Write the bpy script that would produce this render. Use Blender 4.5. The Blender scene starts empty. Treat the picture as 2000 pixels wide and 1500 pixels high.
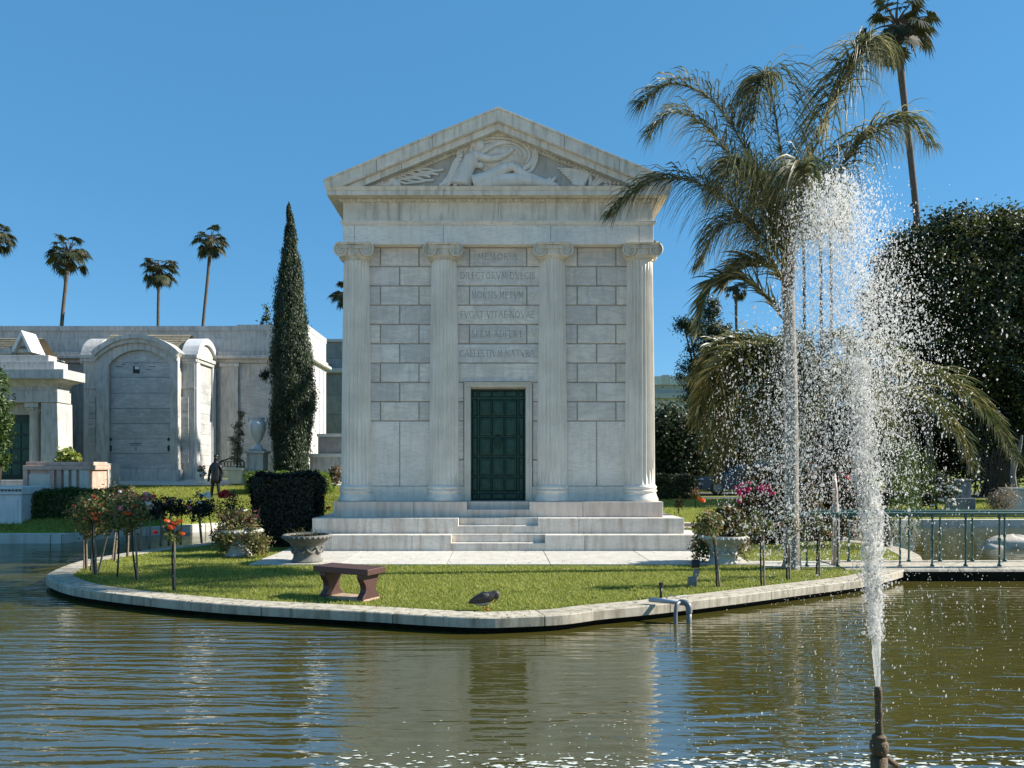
import bpy, bmesh, math, random
import numpy as np
from mathutils import Vector, Matrix, Quaternion
from math import radians as R, sin, cos, pi, sqrt, atan2

# ------------------------------------------------------------------ camera, sky, sun, exposure
SC = bpy.context.scene
COL = SC.collection
F, CX, CY, H = 1500.0, 973.0, 913.0, 1.84          # focal length in px of a 2000 px wide frame, vanishing point, eye height
cam_d = bpy.data.cameras.new("camera"); cam = bpy.data.objects.new("camera", cam_d); COL.objects.link(cam)
cam.location = (0, 0, H); cam.rotation_euler = (R(90), 0, 0)
cam_d.sensor_width = 36; cam_d.lens = 36 * F / 2000
cam_d.shift_x = (1000 - CX) / 2000; cam_d.shift_y = (CY - 750) / 2000
cam_d.clip_start = 0.05; cam_d.clip_end = 5000
SC.camera = cam
SUN_EL, SUN_AZ = R(33), R(5)                        # azimuth from +X towards +Y
sd = Vector((cos(SUN_EL) * cos(SUN_AZ), cos(SUN_EL) * sin(SUN_AZ), sin(SUN_EL)))
W = bpy.data.worlds.new("World"); SC.world = W; W.use_nodes = True
wn = W.node_tree; bg = wn.nodes["Background"]
sky = wn.nodes.new("ShaderNodeTexSky"); sky.sky_type = 'NISHITA'; sky.sun_disc = False
sky.sun_elevation = SUN_EL; sky.sun_rotation = R(90) - SUN_AZ
sky.altitude = 1500; sky.air_density = 1.0; sky.dust_density = 0.0; sky.ozone_density = 3.5
hs = wn.nodes.new("ShaderNodeHueSaturation"); hs.inputs["Saturation"].default_value = 1.14; hs.inputs["Hue"].default_value = .486
wn.links.new(sky.outputs[0], hs.inputs["Color"])
mxs = wn.nodes.new("ShaderNodeMix"); mxs.data_type = 'RGBA'; mxs.inputs[0].default_value = .62; mxs.inputs[7].default_value = (.48, 1.74, 3.45, 1)   # evens out the clear sky
wn.links.new(hs.outputs[0], mxs.inputs[6]); wn.links.new(mxs.outputs[2], bg.inputs[0]); bg.inputs[1].default_value = 0.098
sl = bpy.data.lights.new("sun", 'SUN'); sl.energy = 5.0; sl.angle = R(0.5); sl.color = (1, .95, .86)
sun = bpy.data.objects.new("sun", sl); COL.objects.link(sun); sun.rotation_euler = sd.to_track_quat('Z', 'Y').to_euler()
SC.view_settings.view_transform = 'Standard'; SC.view_settings.look = 'None'
SC.view_settings.exposure = 0.98; SC.view_settings.gamma = 1.0
SC.render.engine = 'CYCLES'
SC.cycles.use_denoising = True
SC.cycles.max_bounces = 8; SC.cycles.transparent_max_bounces = 12; SC.cycles.caustics_reflective = False; SC.cycles.caustics_refractive = False

rnd = random.Random(7)
rng = np.random.default_rng(11)

# ------------------------------------------------------------------ helpers
def P(px, py, Y): return Vector(((px - CX) * Y / F, Y, H - (py - CY) * Y / F))
def XX(px, Y): return (px - CX) * Y / F
def ZZ(py, Y): return H - (py - CY) * Y / F
def GP(px, py, z=0.0):
    Y = F * (H - z) / (py - CY); return Vector(((px - CX) * Y / F, Y, z))

def tag(o, label=None, cat=None, group=None, kind=None):
    if label: o["label"] = label
    if cat: o["category"] = cat
    if group: o["group"] = group
    if kind: o["kind"] = kind
    return o
def thing(name, label, cat, loc=(0, 0, 0), group=None):
    o = bpy.data.objects.new(name, None); COL.objects.link(o); o.location = loc; o.empty_display_size = .2
    return tag(o, label, cat, group)
def rootloc(parent):
    v = Vector((0, 0, 0))
    while parent is not None:
        v += parent.location; parent = parent.parent
    return v
def link(name, me, mat, parent=None, origin=None, smooth=False):
    o = bpy.data.objects.new(name, me); COL.objects.link(o)
    if mat is not None and not me.materials: me.materials.append(mat)
    off = rootloc(parent) if parent is not None else Vector((0, 0, 0))
    if origin is not None:
        org = Vector(origin); o.location = org - off; off = org
    if off.length > 0: me.transform(Matrix.Translation(-off))
    if parent is not None: o.parent = parent
    if smooth: me.polygons.foreach_set("use_smooth", [True] * len(me.polygons))
    me.update()
    return o
def np_mesh(name, V, nper):
    """faces: consecutive runs of nper vertices"""
    V = np.asarray(V, dtype=np.float32).reshape(-1, 3); n = len(V) // nper
    me = bpy.data.meshes.new(name)
    me.vertices.add(len(V)); me.vertices.foreach_set("co", V.ravel())
    me.loops.add(n * nper); me.loops.foreach_set("vertex_index", np.arange(n * nper, dtype=np.int32))
    me.polygons.add(n)
    me.polygons.foreach_set("loop_start", np.arange(0, n * nper, nper, dtype=np.int32))
    me.polygons.foreach_set("loop_total", np.full(n, nper, dtype=np.int32))
    me.update(calc_edges=True)
    return me
def np_faces(name, V, Fc):
    V = np.asarray(V, dtype=np.float32).reshape(-1, 3); Fc = np.asarray(Fc, dtype=np.int32); n, k = Fc.shape
    me = bpy.data.meshes.new(name)
    me.vertices.add(len(V)); me.vertices.foreach_set("co", V.ravel())
    me.loops.add(n * k); me.loops.foreach_set("vertex_index", Fc.ravel())
    me.polygons.add(n)
    me.polygons.foreach_set("loop_start", np.arange(0, n * k, k, dtype=np.int32))
    me.polygons.foreach_set("loop_total", np.full(n, k, dtype=np.int32))
    me.update(calc_edges=True)
    return me

class MB:
    def __init__(s): s.v = []; s.f = []
    def add(s, vs, fs):
        b = len(s.v); s.v += [tuple(v) for v in vs]; s.f += [tuple(b + i for i in f) for f in fs]; return b
    def box(s, x0, x1, y0, y1, z0, z1, M=None):
        vs = [(x, y, z) for z in (z0, z1) for y in (y0, y1) for x in (x0, x1)]
        if M is not None: vs = [M @ Vector(v) for v in vs]
        s.add(vs, [(0, 2, 3, 1), (4, 5, 7, 6), (0, 1, 5, 4), (1, 3, 7, 5), (3, 2, 6, 7), (2, 0, 4, 6)])
    def block(s, x0, x1, yf, yb, z0, z1, c=.012):
        """ashlar block with chamfered front edges, front towards -Y"""
        vs = [(x0, yb, z0), (x1, yb, z0), (x1, yb, z1), (x0, yb, z1), (x0, yf + c, z0), (x1, yf + c, z0), (x1, yf + c, z1), (x0, yf + c, z1),
              (x0 + c, yf, z0 + c), (x1 - c, yf, z0 + c), (x1 - c, yf, z1 - c), (x0 + c, yf, z1 - c)]
        s.add(vs, [(8, 9, 10, 11), (4, 5, 9, 8), (5, 6, 10, 9), (6, 7, 11, 10), (7, 4, 8, 11), (0, 1, 5, 4), (1, 2, 6, 5), (2, 3, 7, 6), (3, 0, 4, 7), (0, 3, 2, 1)])
    def frus(s, x0, x1, y0, y1, z0, X0, X1, Y0, Y1, z1):
        vs = [(x0, y0, z0), (x1, y0, z0), (x0, y1, z0), (x1, y1, z0), (X0, Y0, z1), (X1, Y0, z1), (X0, Y1, z1), (X1, Y1, z1)]
        s.add(vs, [(0, 2, 3, 1), (4, 5, 7, 6), (0, 1, 5, 4), (1, 3, 7, 5), (3, 2, 6, 7), (2, 0, 4, 6)])
    def prism(s, poly, a0, a1, axis='y'):
        n = len(poly)
        def mk(u, v, a):
            return (u, a, v) if axis == 'y' else ((a, u, v) if axis == 'x' else (u, v, a))
        vs = [mk(u, v, a0) for u, v in poly] + [mk(u, v, a1) for u, v in poly]
        s.add(vs, [tuple(range(n)), tuple(range(2 * n - 1, n - 1, -1))] + [(i, i + n, (i + 1) % n + n, (i + 1) % n) for i in range(n)])
    def strip(s, A, B, a0, a1, axis='y'):
        """band between two polylines A and B in a plane, extruded a0..a1"""
        for i in range(len(A) - 1):
            s.prism([A[i], A[i + 1], B[i + 1], B[i]], a0, a1, axis)
    def loft(s, rings, cap=True):
        n = len(rings[0]); b = len(s.v)
        for r in rings: s.v += [tuple(p) for p in r]
        for k in range(len(rings) - 1):
            for i in range(n):
                j = (i + 1) % n
                s.f.append((b + k * n + i, b + k * n + j, b + (k + 1) * n + j, b + (k + 1) * n + i))
        if cap:
            s.f.append(tuple(b + i for i in range(n - 1, -1, -1)))
            s.f.append(tuple(b + (len(rings) - 1) * n + i for i in range(n)))
    def lathe(s, prof, c=(0, 0, 0), n=24, cap=True):
        c = Vector(c)
        s.loft([[c + Vector((r * cos(2 * pi * i / n), r * sin(2 * pi * i / n), z)) for i in range(n)] for r, z in prof], cap)
    def tube(s, path, rad, n=8, cap=True, flat=None):
        pts = [Vector(p) for p in path]
        if not hasattr(rad, '__len__'): rad = [rad] * len(pts)
        rings = []; up = None
        for i, p in enumerate(pts):
            t = (pts[min(i + 1, len(pts) - 1)] - pts[max(i - 1, 0)])
            t = t.normalized() if t.length > 1e-9 else Vector((0, 0, 1))
            if up is None:
                up = t.orthogonal().normalized()
            else:
                up = (up - t * up.dot(t)); up = up.normalized() if up.length > 1e-6 else t.orthogonal().normalized()
            w = t.cross(up)
            ring = [p + (up * cos(2 * pi * k / n) + w * sin(2 * pi * k / n)) * rad[i] for k in range(n)]
            if flat: ring = [Vector((q.x, p.y + (q.y - p.y) * flat, q.z)) for q in ring]
            rings.append(ring)
        s.loft(rings, cap)
    def ball(s, c, r, nu=10, nv=7, sc=(1, 1, 1), noise=0, seed=0):
        c = Vector(c); rr = random.Random(seed); rings = []
        for k in range(nv + 1):
            th = pi * (k + .02) / (nv + .04); q = []
            for i in range(nu):
                d = r * (1 + noise * (rr.random() - .5))
                q.append(c + Vector((d * sin(th) * cos(2 * pi * i / nu) * sc[0], d * sin(th) * sin(2 * pi * i / nu) * sc[1], d * cos(th) * sc[2])))
            rings.append(q)
        s.loft(rings[::-1], True)
    def xf(s, M, start=0):
        s.v[start:] = [tuple(M @ Vector(v)) for v in s.v[start:]]
    def mesh(s, name):
        me = bpy.data.meshes.new(name); me.from_pydata(s.v, [], s.f); me.update(); return me
    def build(s, name, mat, parent=None, origin=None, smooth=False, bevel=0, auto=None):
        o = link(name, s.mesh(name), mat, parent, origin, smooth)
        bm = bmesh.new(); bm.from_mesh(o.data); bmesh.ops.recalc_face_normals(bm, faces=bm.faces)
        if auto:
            for e in bm.edges:
                e.smooth = not (len(e.link_faces) == 2 and e.calc_face_angle(0) > R(auto))
            for f_ in bm.faces: f_.smooth = True
        bm.to_mesh(o.data); bm.free()
        if bevel:
            m = o.modifiers.new("bevel", 'BEVEL'); m.width = bevel; m.segments = 2; m.limit_method = 'ANGLE'; m.angle_limit = R(40)
        return o

def catmull(pts, n=8, closed=False):
    pts = [Vector(p) for p in pts]; out = []; m = len(pts)
    for i in range(m if closed else m - 1):
        if closed: a, b, c, d = pts[i - 1], pts[i], pts[(i + 1) % m], pts[(i + 2) % m]
        else: a, b, c, d = pts[max(i - 1, 0)], pts[i], pts[i + 1], pts[min(i + 2, m - 1)]
        for k in range(n):
            t = k / n
            out.append(.5 * ((2 * b) + (c - a) * t + (2 * a - 5 * b + 4 * c - d) * t * t + (3 * b - a - 3 * c + d) * t ** 3))
    if not closed: out.append(pts[-1])
    return out

# ------------------------------------------------------------------ materials
MATS = {}
def nodes_of(name):
    m = bpy.data.materials.new(name); m.use_nodes = True; nt = m.node_tree
    return m, nt, nt.nodes["Principled BSDF"], nt.nodes["Material Output"]
def N(nt, typ, **kw):
    n = nt.nodes.new(typ)
    for k, v in kw.items(): setattr(n, k, v)
    return n
def mixc(nt, fac, a, b, mode='MIX'):
    n = N(nt, "ShaderNodeMix", data_type='RGBA', blend_type=mode)
    for sock, val in ((n.inputs[0], fac), (n.inputs[6], a), (n.inputs[7], b)):
        if hasattr(val, 'links') or hasattr(val, 'is_linked'): nt.links.new(val, sock)
        elif isinstance(val, (int, float)): sock.default_value = val
        else: sock.default_value = (*val, 1)
    return n.outputs[2]
def noise_fac(nt, scale, sc=(1, 1, 1), rot=(0, 0, 0), detail=4, lo=.4, hi=.6, rough=.55, coord='Object', dist=0, shuffle=False):
    tc = N(nt, "ShaderNodeTexCoord"); mp = N(nt, "ShaderNodeMapping")
    mp.inputs["Scale"].default_value = sc; mp.inputs["Rotation"].default_value = rot
    nt.links.new(tc.outputs[coord], mp.inputs[0])
    if shuffle:                                          # every block is cut from another part of the quarry
        gi = N(nt, "ShaderNodeNewGeometry"); wn_ = N(nt, "ShaderNodeTexWhiteNoise", noise_dimensions='1D'); nt.links.new(gi.outputs["Random Per Island"], wn_.inputs["W"])
        sc_ = N(nt, "ShaderNodeVectorMath", operation='SCALE'); sc_.inputs[3].default_value = 40; nt.links.new(wn_.outputs["Color"], sc_.inputs[0]); nt.links.new(sc_.outputs[0], mp.inputs["Location"])
    nz = N(nt, "ShaderNodeTexNoise"); nz.inputs["Scale"].default_value = scale; nz.inputs["Detail"].default_value = detail
    nz.inputs["Roughness"].default_value = rough; nz.inputs["Distortion"].default_value = dist
    nt.links.new(mp.outputs[0], nz.inputs[0])
    mr = N(nt, "ShaderNodeMapRange"); mr.inputs[1].default_value = lo; mr.inputs[2].default_value = hi
    nt.links.new(nz.outputs[0], mr.inputs[0])
    return mr.outputs[0], nz.outputs[0]
def bump(nt, bsdf, h, strength=.3, dist=.02):
    b = N(nt, "ShaderNodeBump"); b.inputs["Strength"].default_value = strength; b.inputs["Distance"].default_value = dist
    nt.links.new(h, b.inputs["Height"]); nt.links.new(b.outputs[0], bsdf.inputs["Normal"])
def island(nt, col, amt):
    g = N(nt, "ShaderNodeNewGeometry"); mr = N(nt, "ShaderNodeMapRange")
    mr.inputs[3].default_value = 1 - amt; mr.inputs[4].default_value = 1 + amt
    nt.links.new(g.outputs["Random Per Island"], mr.inputs[0])
    cb = N(nt, "ShaderNodeCombineColor")
    for i in range(3): nt.links.new(mr.outputs[0], cb.inputs[i])
    return mixc(nt, 1.0, col, cb.outputs[0], 'MULTIPLY')

def stone(name, c1, c2, stain=None, isl=.06, rough=.6, vein=None, bstr=.15, nscale=2.5, stain_amt=.6, dry=(.48, .72), ssc=(2.6, 2.6, .35), tint=None, vw=(.47, .53), vs=1.6, shuffle=False):
    m, nt, b, out = nodes_of(name)
    f, raw = noise_fac(nt, nscale, (1, 1, 1.2), (0, R(25), 0), 6, .3, .7, shuffle=shuffle)
    col = mixc(nt, f, c1, c2)
    if vein:
        fv, _ = noise_fac(nt, vs, (1, 1, 4), (0, R(35), 0), 8, vw[0], vw[1], .6, dist=1.2, shuffle=shuffle)
        rp = N(nt, "ShaderNodeMath", operation='PINGPONG'); rp.inputs[1].default_value = .5
        nt.links.new(fv, rp.inputs[0])
        ml = N(nt, "ShaderNodeMath", operation='MULTIPLY'); ml.inputs[1].default_value = .9; nt.links.new(rp.outputs[0], ml.inputs[0])
        col = mixc(nt, ml.outputs[0], col, vein)
    if stain:
        fs, _ = noise_fac(nt, 3.2, ssc, (0, 0, 0), 6, dry[0], dry[1], .62, shuffle=shuffle)
        ms = N(nt, "ShaderNodeMath", operation='MULTIPLY'); ms.inputs[1].default_value = stain_amt; nt.links.new(fs, ms.inputs[0])
        col = mixc(nt, ms.outputs[0], col, stain)
        fd, _ = noise_fac(nt, 26, (1, 1, 1), (0, 0, 0), 3, .60, .72, .6)
        md = N(nt, "ShaderNodeMath", operation='MULTIPLY'); md.inputs[1].default_value = stain_amt * .45; nt.links.new(fd, md.inputs[0])
        col = mixc(nt, md.outputs[0], col, stain)
    if tint:
        gi = N(nt, "ShaderNodeNewGeometry"); wn_ = N(nt, "ShaderNodeTexWhiteNoise", noise_dimensions='1D'); nt.links.new(gi.outputs["Random Per Island"], wn_.inputs["W"])
        col = mixc(nt, wn_.outputs[0], col, mixc(nt, 1.0, col, tint, 'MULTIPLY'))
    if isl: col = island(nt, col, isl)
    nt.links.new(col, b.inputs["Base Color"]); b.inputs["Roughness"].default_value = rough
    _, nb = noise_fac(nt, 60, (1, 1, 1), (0, 0, 0), 4)
    bump(nt, b, nb, bstr, .01)
    return m
def plain(name, c, rough=.5, c2=None, metallic=0, scale=8, isl=0, bstr=.1, bscale=40, spec=None):
    m, nt, b, out = nodes_of(name)
    f, _ = noise_fac(nt, scale, detail=5, lo=.35, hi=.65)
    col = mixc(nt, f, c, c2 if c2 else tuple(x * .75 for x in c))
    if isl: col = island(nt, col, isl)
    nt.links.new(col, b.inputs["Base Color"]); b.inputs["Roughness"].default_value = rough; b.inputs["Metallic"].default_value = metallic
    if spec is not None: b.inputs["Specular IOR Level"].default_value = spec
    _, nb = noise_fac(nt, bscale, detail=4)
    bump(nt, b, nb, bstr, .01)
    return m
def leafmat(name, ca, cb, cc=None, trans=.35, rough=.5, spec=.4, ccpos=.9):
    m, nt, b, out = nodes_of(name)
    g = N(nt, "ShaderNodeNewGeometry"); rp = N(nt, "ShaderNodeValToRGB")
    rp.color_ramp.elements[0].color = (*ca, 1); rp.color_ramp.elements[1].color = (*cb, 1)
    rp.color_ramp.elements[1].position = .8 if cc else 1
    if cc:
        e = rp.color_ramp.elements.new(ccpos); e.color = (*cc, 1)
    nt.links.new(g.outputs["Random Per Island"], rp.inputs[0])
    nt.links.new(rp.outputs[0], b.inputs["Base Color"]); b.inputs["Roughness"].default_value = rough
    b.inputs["Specular IOR Level"].default_value = spec
    tr = N(nt, "ShaderNodeBsdfTranslucent"); nt.links.new(rp.outputs[0], tr.inputs[0])
    mx = N(nt, "ShaderNodeMixShader"); mx.inputs[0].default_value = trans
    nt.links.new(b.outputs[0], mx.inputs[1]); nt.links.new(tr.outputs[0], mx.inputs[2]); nt.links.new(mx.outputs[0], out.inputs[0])
    return m

M_MARBLE = stone("marble", (.68, .615, .515), (.82, .755, .65), (.44, .39, .31), .11, .55, (.42, .415, .40), .12, 2.2, .5, tint=(.84, .87, .93), shuffle=True, vw=(.42, .58), vs=1.2)
M_MARBLE_V = stone("veined_marble", (.69, .63, .54), (.83, .77, .68), (.48, .43, .36), .05, .5, (.40, .41, .41), .1, 1.6, .45)
M_MARBLE_OLD = stone("weathered_marble", (.59, .53, .43), (.73, .67, .56), (.28, .25, .19), .05, .65, None, .25, 2.8, .75)
M_SHAFT = stone("fluted_marble", (.68, .62, .53), (.83, .77, .67), (.38, .33, .27), 0, .55, None, .08, 1.5, .5, (.48, .70), (9, 9, .22))
M_RELIEF = stone("carved_marble", (.64, .59, .50), (.76, .70, .61), (.44, .40, .33), 0, .6, None, .15, 3, .5)
M_TYMP = stone("darkened_tympanum_marble", (.36, .345, .29), (.46, .44, .38), (.22, .21, .16), 0, .65, None, .15, 3, .6)  # ground darker than the relief figures, with random stains
M_STEP = stone("step_marble", (.64, .58, .50), (.78, .72, .63), (.38, .29, .21), .07, .5, (.44, .42, .39), .1, 1.4, .8, (.45, .75))
M_STEP_PINK = stone("pink_step_marble", (.64, .53, .45), (.75, .65, .55), (.44, .29, .21), .05, .5, None, .1, 1.4, .6, (.42, .7))
M_JOINT = plain("joint_mortar", (.46, .42, .36), .9)
M_LETTER = plain("shaded_lettering", (.17, .16, .135), .9)  # dark tone paints the shade of cut letters onto raised strokes
M_FRAME = stone("tan_marble", (.52, .48, .40), (.62, .58, .50), (.40, .37, .30), 0, .6, None, .1, 3, .4)
M_PAVE = stone("paving", (.50, .465, .40), (.62, .58, .51), (.26, .235, .19), .07, .6, None, .1, 3, .5)
M_CURB = stone("curb_concrete", (.40, .35, .265), (.54, .48, .38), (.17, .145, .09), .06, .8, None, .4, 5, .8, (.45, .66))
M_WETSHADE = plain("wet_shaded_stone", (.006, .006, .004), .8, (.016, .015, .009), spec=.06)
M_GRAN = stone("grey_marble", (.41, .39, .36), (.53, .51, .475), (.22, .205, .18), .08, .55, None, .1, 2, .75, (.46, .70), (3.2, 3.2, .5))
M_GRANV = stone("grey_veined_marble", (.37, .365, .35), (.55, .54, .52), (.28, .27, .26), .10, .5, (.20, .205, .21), .1, 1.8, .45, vw=(.38, .62), vs=1.1)
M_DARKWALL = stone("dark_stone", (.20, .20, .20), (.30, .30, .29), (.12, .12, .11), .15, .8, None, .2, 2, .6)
M_WHITE = stone("white_marble", (.60, .585, .56), (.70, .685, .66), (.42, .405, .37), 0, .5, None, .1, 3, .4)
M_PINK = stone("pink_granite", (.42, .27, .21), (.56, .40, .31), (.25, .17, .13), .06, .5, None, .1, 6, .6)
M_BENCH = plain("red_granite", (.085, .036, .028), .5, (.055, .024, .019), scale=50)
M_URN = stone("cast_stone", (.13, .125, .11), (.20, .19, .165), (.07, .066, .05), 0, .85, None, .5, 6, .7)  # the grey planter's shade is put into this dark tone
M_URNW = stone("pale_cast_stone", (.40, .38, .33), (.54, .51, .45), (.24, .22, .18), 0, .8, None, .4, 6, .6)
M_PATINA = plain("green_bronze", (.008, .038, .026), .42, (.016, .066, .046), .35, 9)
M_PATINA_D = plain("dark_green_bronze", (.005, .020, .014), .45, (.008, .033, .022), .35, 9)
M_RAIL = plain("green_painted_iron", (.028, .085, .068), .4, (.05, .12, .10), .2)
M_BRONZE = plain("dark_bronze", (.022, .022, .024), .35, (.05, .05, .055), .6)
M_IRON = plain("black_iron", (.012, .012, .012), .5)
M_TILE = stone("roof_tile", (.20, .17, .11), (.28, .24, .16), (.10, .085, .06), .2, .85, None, .4, 4, .6)
M_TRUNK = stone("palm_trunk", (.20, .165, .125), (.34, .29, .23), (.10, .08, .06), 0, .9, None, .5, 4, .6)
M_TRUNKD = stone("dark_palm_trunk", (.075, .058, .045), (.12, .095, .075), (.04, .03, .025), 0, .95, None, .6, 6, .6)
M_BARK = plain("bark", (.05, .038, .028), .95, (.028, .022, .016), bstr=.6)
M_STAKE = plain("wooden_stake", (.26, .20, .14), .85, (.15, .115, .08))
M_TIE = plain("green_tie", (.01, .22, .16), .6)
M_SOIL = plain("soil", (.045, .033, .022), .95)
M_PVC = plain("grey_pvc", (.48, .49, .49), .35, (.40, .41, .41))
M_PVCD = plain("dark_grey_pvc", (.17, .18, .19), .4, (.13, .14, .15))
M_BLACK = plain("black_plastic", (.012, .012, .013), .45)
M_GREYBOX = plain("grey_metal", (.20, .20, .20), .5)
M_RUST = plain("rusty_pipe", (.055, .042, .022), .75, (.13, .075, .03), .2, 30, bstr=.8, bscale=60)
M_LEAF = leafmat("rose_leaf", (.045, .075, .016), (.16, .18, .045), (.26, .11, .045))
M_LEAFR = leafmat("reddish_leaf", (.06, .065, .022), (.14, .125, .045), (.22, .055, .045))
M_HEDGE = leafmat("hedge_leaf", (.025, .055, .010), (.08, .13, .022))
M_HEDGEB = leafmat("bright_hedge_leaf", (.08, .15, .015), (.20, .28, .035))
M_DARKLEAF = leafmat("dark_leaf", (.010, .020, .006), (.028, .042, .011), (.14, .15, .03), .22)
M_MIDLEAF = leafmat("mid_leaf", (.018, .030, .011), (.045, .060, .018), (.085, .095, .030), .3)
M_SHADELEAF = leafmat("shaded_leaf", (.004, .007, .003), (.010, .014, .005), (.03, .03, .012), .15)  # near-black: the mausoleum's shade put into hedge and rose leaves
M_CYP = leafmat("cypress_leaf", (.020, .034, .013), (.045, .066, .024), None, .2)
M_BUSH = leafmat("planter_leaf", (.08, .095, .025), (.23, .22, .07), (.26, .14, .07))
M_YEL = leafmat("yellow_green_leaf", (.16, .22, .03), (.34, .36, .07))
M_DRY = leafmat("dry_conifer", (.17, .14, .10), (.34, .28, .20))
M_PALM = leafmat("palm_leaflet", (.030, .044, .014), (.17, .175, .075), (.38, .33, .18), .35, .5, .35, .84)
M_PALM2 = leafmat("date_palm_leaflet", (.035, .05, .014), (.13, .14, .045), (.30, .25, .10), .3, .42, .5)
M_FAN = leafmat("fan_palm_leaf", (.018, .026, .011), (.045, .055, .022), (.11, .085, .05), .25)
M_RACH = plain("palm_rachis", (.20, .17, .05), .6, (.13, .12, .04))
M_THATCH = leafmat("palm_thatch", (.12, .09, .055), (.22, .17, .11))
M_RED = leafmat("red_petal", (.55, .015, .012), (.75, .05, .035), None, .3)
M_ORANGE = leafmat("orange_petal", (.75, .09, .02), (.80, .20, .04), None, .3)
M_PINKP = leafmat("pink_petal", (.60, .06, .16), (.80, .40, .45), None, .3)
M_MAG = leafmat("magenta_petal", (.45, .01, .10), (.62, .04, .18), None, .35)
M_WHITEP = leafmat("white_petal", (.75, .73, .68), (.85, .84, .80), None, .3)
M_CARP = plain("dark_blue_car_paint", (.02, .04, .065), .15, (.02, .04, .065), .4, bstr=0)
M_GLASS = plain("dark_glass", (.02, .03, .04), .06, bstr=0)
M_CHROME = plain("headlight", (.22, .23, .25), .25, metallic=.6)
M_FEATHER = plain("dark_feathers", (.020, .019, .020), .6, (.045, .042, .04), scale=35)
M_FEATHERW = plain("pale_feathers", (.40, .38, .35), .7, (.22, .21, .2), scale=30)
M_ORL = plain("orange_leg", (.55, .16, .03), .6)
M_ROCK = stone("pale_rock", (.45, .38, .30), (.62, .55, .47), (.28, .22, .17), 0, .8, None, .5, 4, .5)
M_WALLFAR = stone("far_stone_wall", (.42, .41, .37), (.50, .49, .45), (.32, .31, .28), 0, .8, None, .1, 2, .4)

def water_mat():
    m, nt, b, out = nodes_of("pond_water")
    f, _ = noise_fac(nt, .35, detail=3, lo=.35, hi=.65)
    col = mixc(nt, f, (.056, .050, .010), (.072, .064, .015))
    nt.links.new(col, b.inputs["Base Color"]); b.inputs["Roughness"].default_value = .04; b.inputs["IOR"].default_value = 4.6
    b.inputs["Specular IOR Level"].default_value = .5
    def waves(scale, ang, dist, dsc):
        tc = N(nt, "ShaderNodeTexCoord"); mp = N(nt, "ShaderNodeMapping"); mp.inputs["Rotation"].default_value = (0, 0, R(ang)); mp.inputs["Scale"].default_value = (.46, 1, 1)
        nt.links.new(tc.outputs["Object"], mp.inputs[0]); w = N(nt, "ShaderNodeTexWave", wave_type='BANDS', bands_direction='Y', wave_profile='SIN')
        w.inputs["Scale"].default_value = scale; w.inputs["Distortion"].default_value = dist; w.inputs["Detail"].default_value = 1.5; w.inputs["Detail Scale"].default_value = dsc; w.inputs["Detail Roughness"].default_value = .5
        nt.links.new(mp.outputs[0], w.inputs[0]); return w.outputs["Fac"]
    def mul(a, k):
        q = N(nt, "ShaderNodeMath", operation='MULTIPLY'); nt.links.new(a, q.inputs[0])
        if hasattr(k, 'is_linked'): nt.links.new(k, q.inputs[1])
        else: q.inputs[1].default_value = k
        return q.outputs[0]
    def add(a, b_):
        q = N(nt, "ShaderNodeMath", operation='ADD'); nt.links.new(a, q.inputs[0]); nt.links.new(b_, q.inputs[1]); return q.outputs[0]
    _, n2 = noise_fac(nt, 1.0, (1.1, 4.2, 1), (0, 0, R(-6)), 2, rough=.45, dist=.4)
    m1, _ = noise_fac(nt, 1.0, (.22, .42, 1), (0, 0, R(14)), 2, .34, .66)
    m2, _ = noise_fac(nt, 1.0, (.30, .55, 1), (0, 0, R(-20)), 2, .36, .64)
    # the open water on the left is more ruffled than the sheltered part before the temple
    tcx = N(nt, "ShaderNodeTexCoord"); sx = N(nt, "ShaderNodeSeparateXYZ"); nt.links.new(tcx.outputs["Object"], sx.inputs[0])
    calm = N(nt, "ShaderNodeMapRange"); calm.inputs[1].default_value = -2.2; calm.inputs[2].default_value = -.6; calm.inputs[3].default_value = 1.0; calm.inputs[4].default_value = .42; nt.links.new(sx.outputs[0], calm.inputs[0])
    h = add(add(mul(mul(waves(1.2, 3, 5.5, .9), m1), .44), mul(mul(waves(1.9, -7, 6, 1.1), m2), .30)), mul(n2, .75))
    h = add(h, mul(mul(waves(3.1, 9, 7, 1.3), m1), .17))
    _, n3 = noise_fac(nt, 1.0, (4.0, 15, 1), (0, 0, R(4)), 2, rough=.5, dist=.5); h = add(h, mul(n3, .30))
    h = mul(h, calm.outputs[0])
    far = N(nt, "ShaderNodeMapRange"); far.inputs[1].default_value = 7.0; far.inputs[2].default_value = 12.0; far.inputs[3].default_value = 1.0; far.inputs[4].default_value = .45; nt.links.new(sx.outputs[1], far.inputs[0])
    h = mul(h, far.outputs[0])
    bump(nt, b, h, 1.0, .034)
    return m
M_WATER = water_mat()
def lawn_mat(name, a, b_, c, strength=.6):
    m, nt, b, out = nodes_of(name)
    f, _ = noise_fac(nt, 1.3, detail=6, lo=.35, hi=.65, rough=.7)
    f2, r2 = noise_fac(nt, 45, (1, 1, 1), detail=4, lo=.35, hi=.7)
    col = mixc(nt, f, a, b_); col = mixc(nt, f2, col, c)
    nt.links.new(col, b.inputs["Base Color"]); b.inputs["Roughness"].default_value = .9; b.inputs["Specular IOR Level"].default_value = .1
    bump(nt, b, r2, strength, .05)
    return m
M_SHORE = stone("warm_bounce_paving", (.62, .54, .43), (.70, .62, .51), (.45, .38, .29), .05, .8, None, .2, 3, .4)  # colour made up for the unseen shore, bounces warm fill onto the facade
M_LAWN = lawn_mat("lawn_soil", (.11, .14, .018), (.16, .19, .03), (.06, .07, .015))
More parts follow.
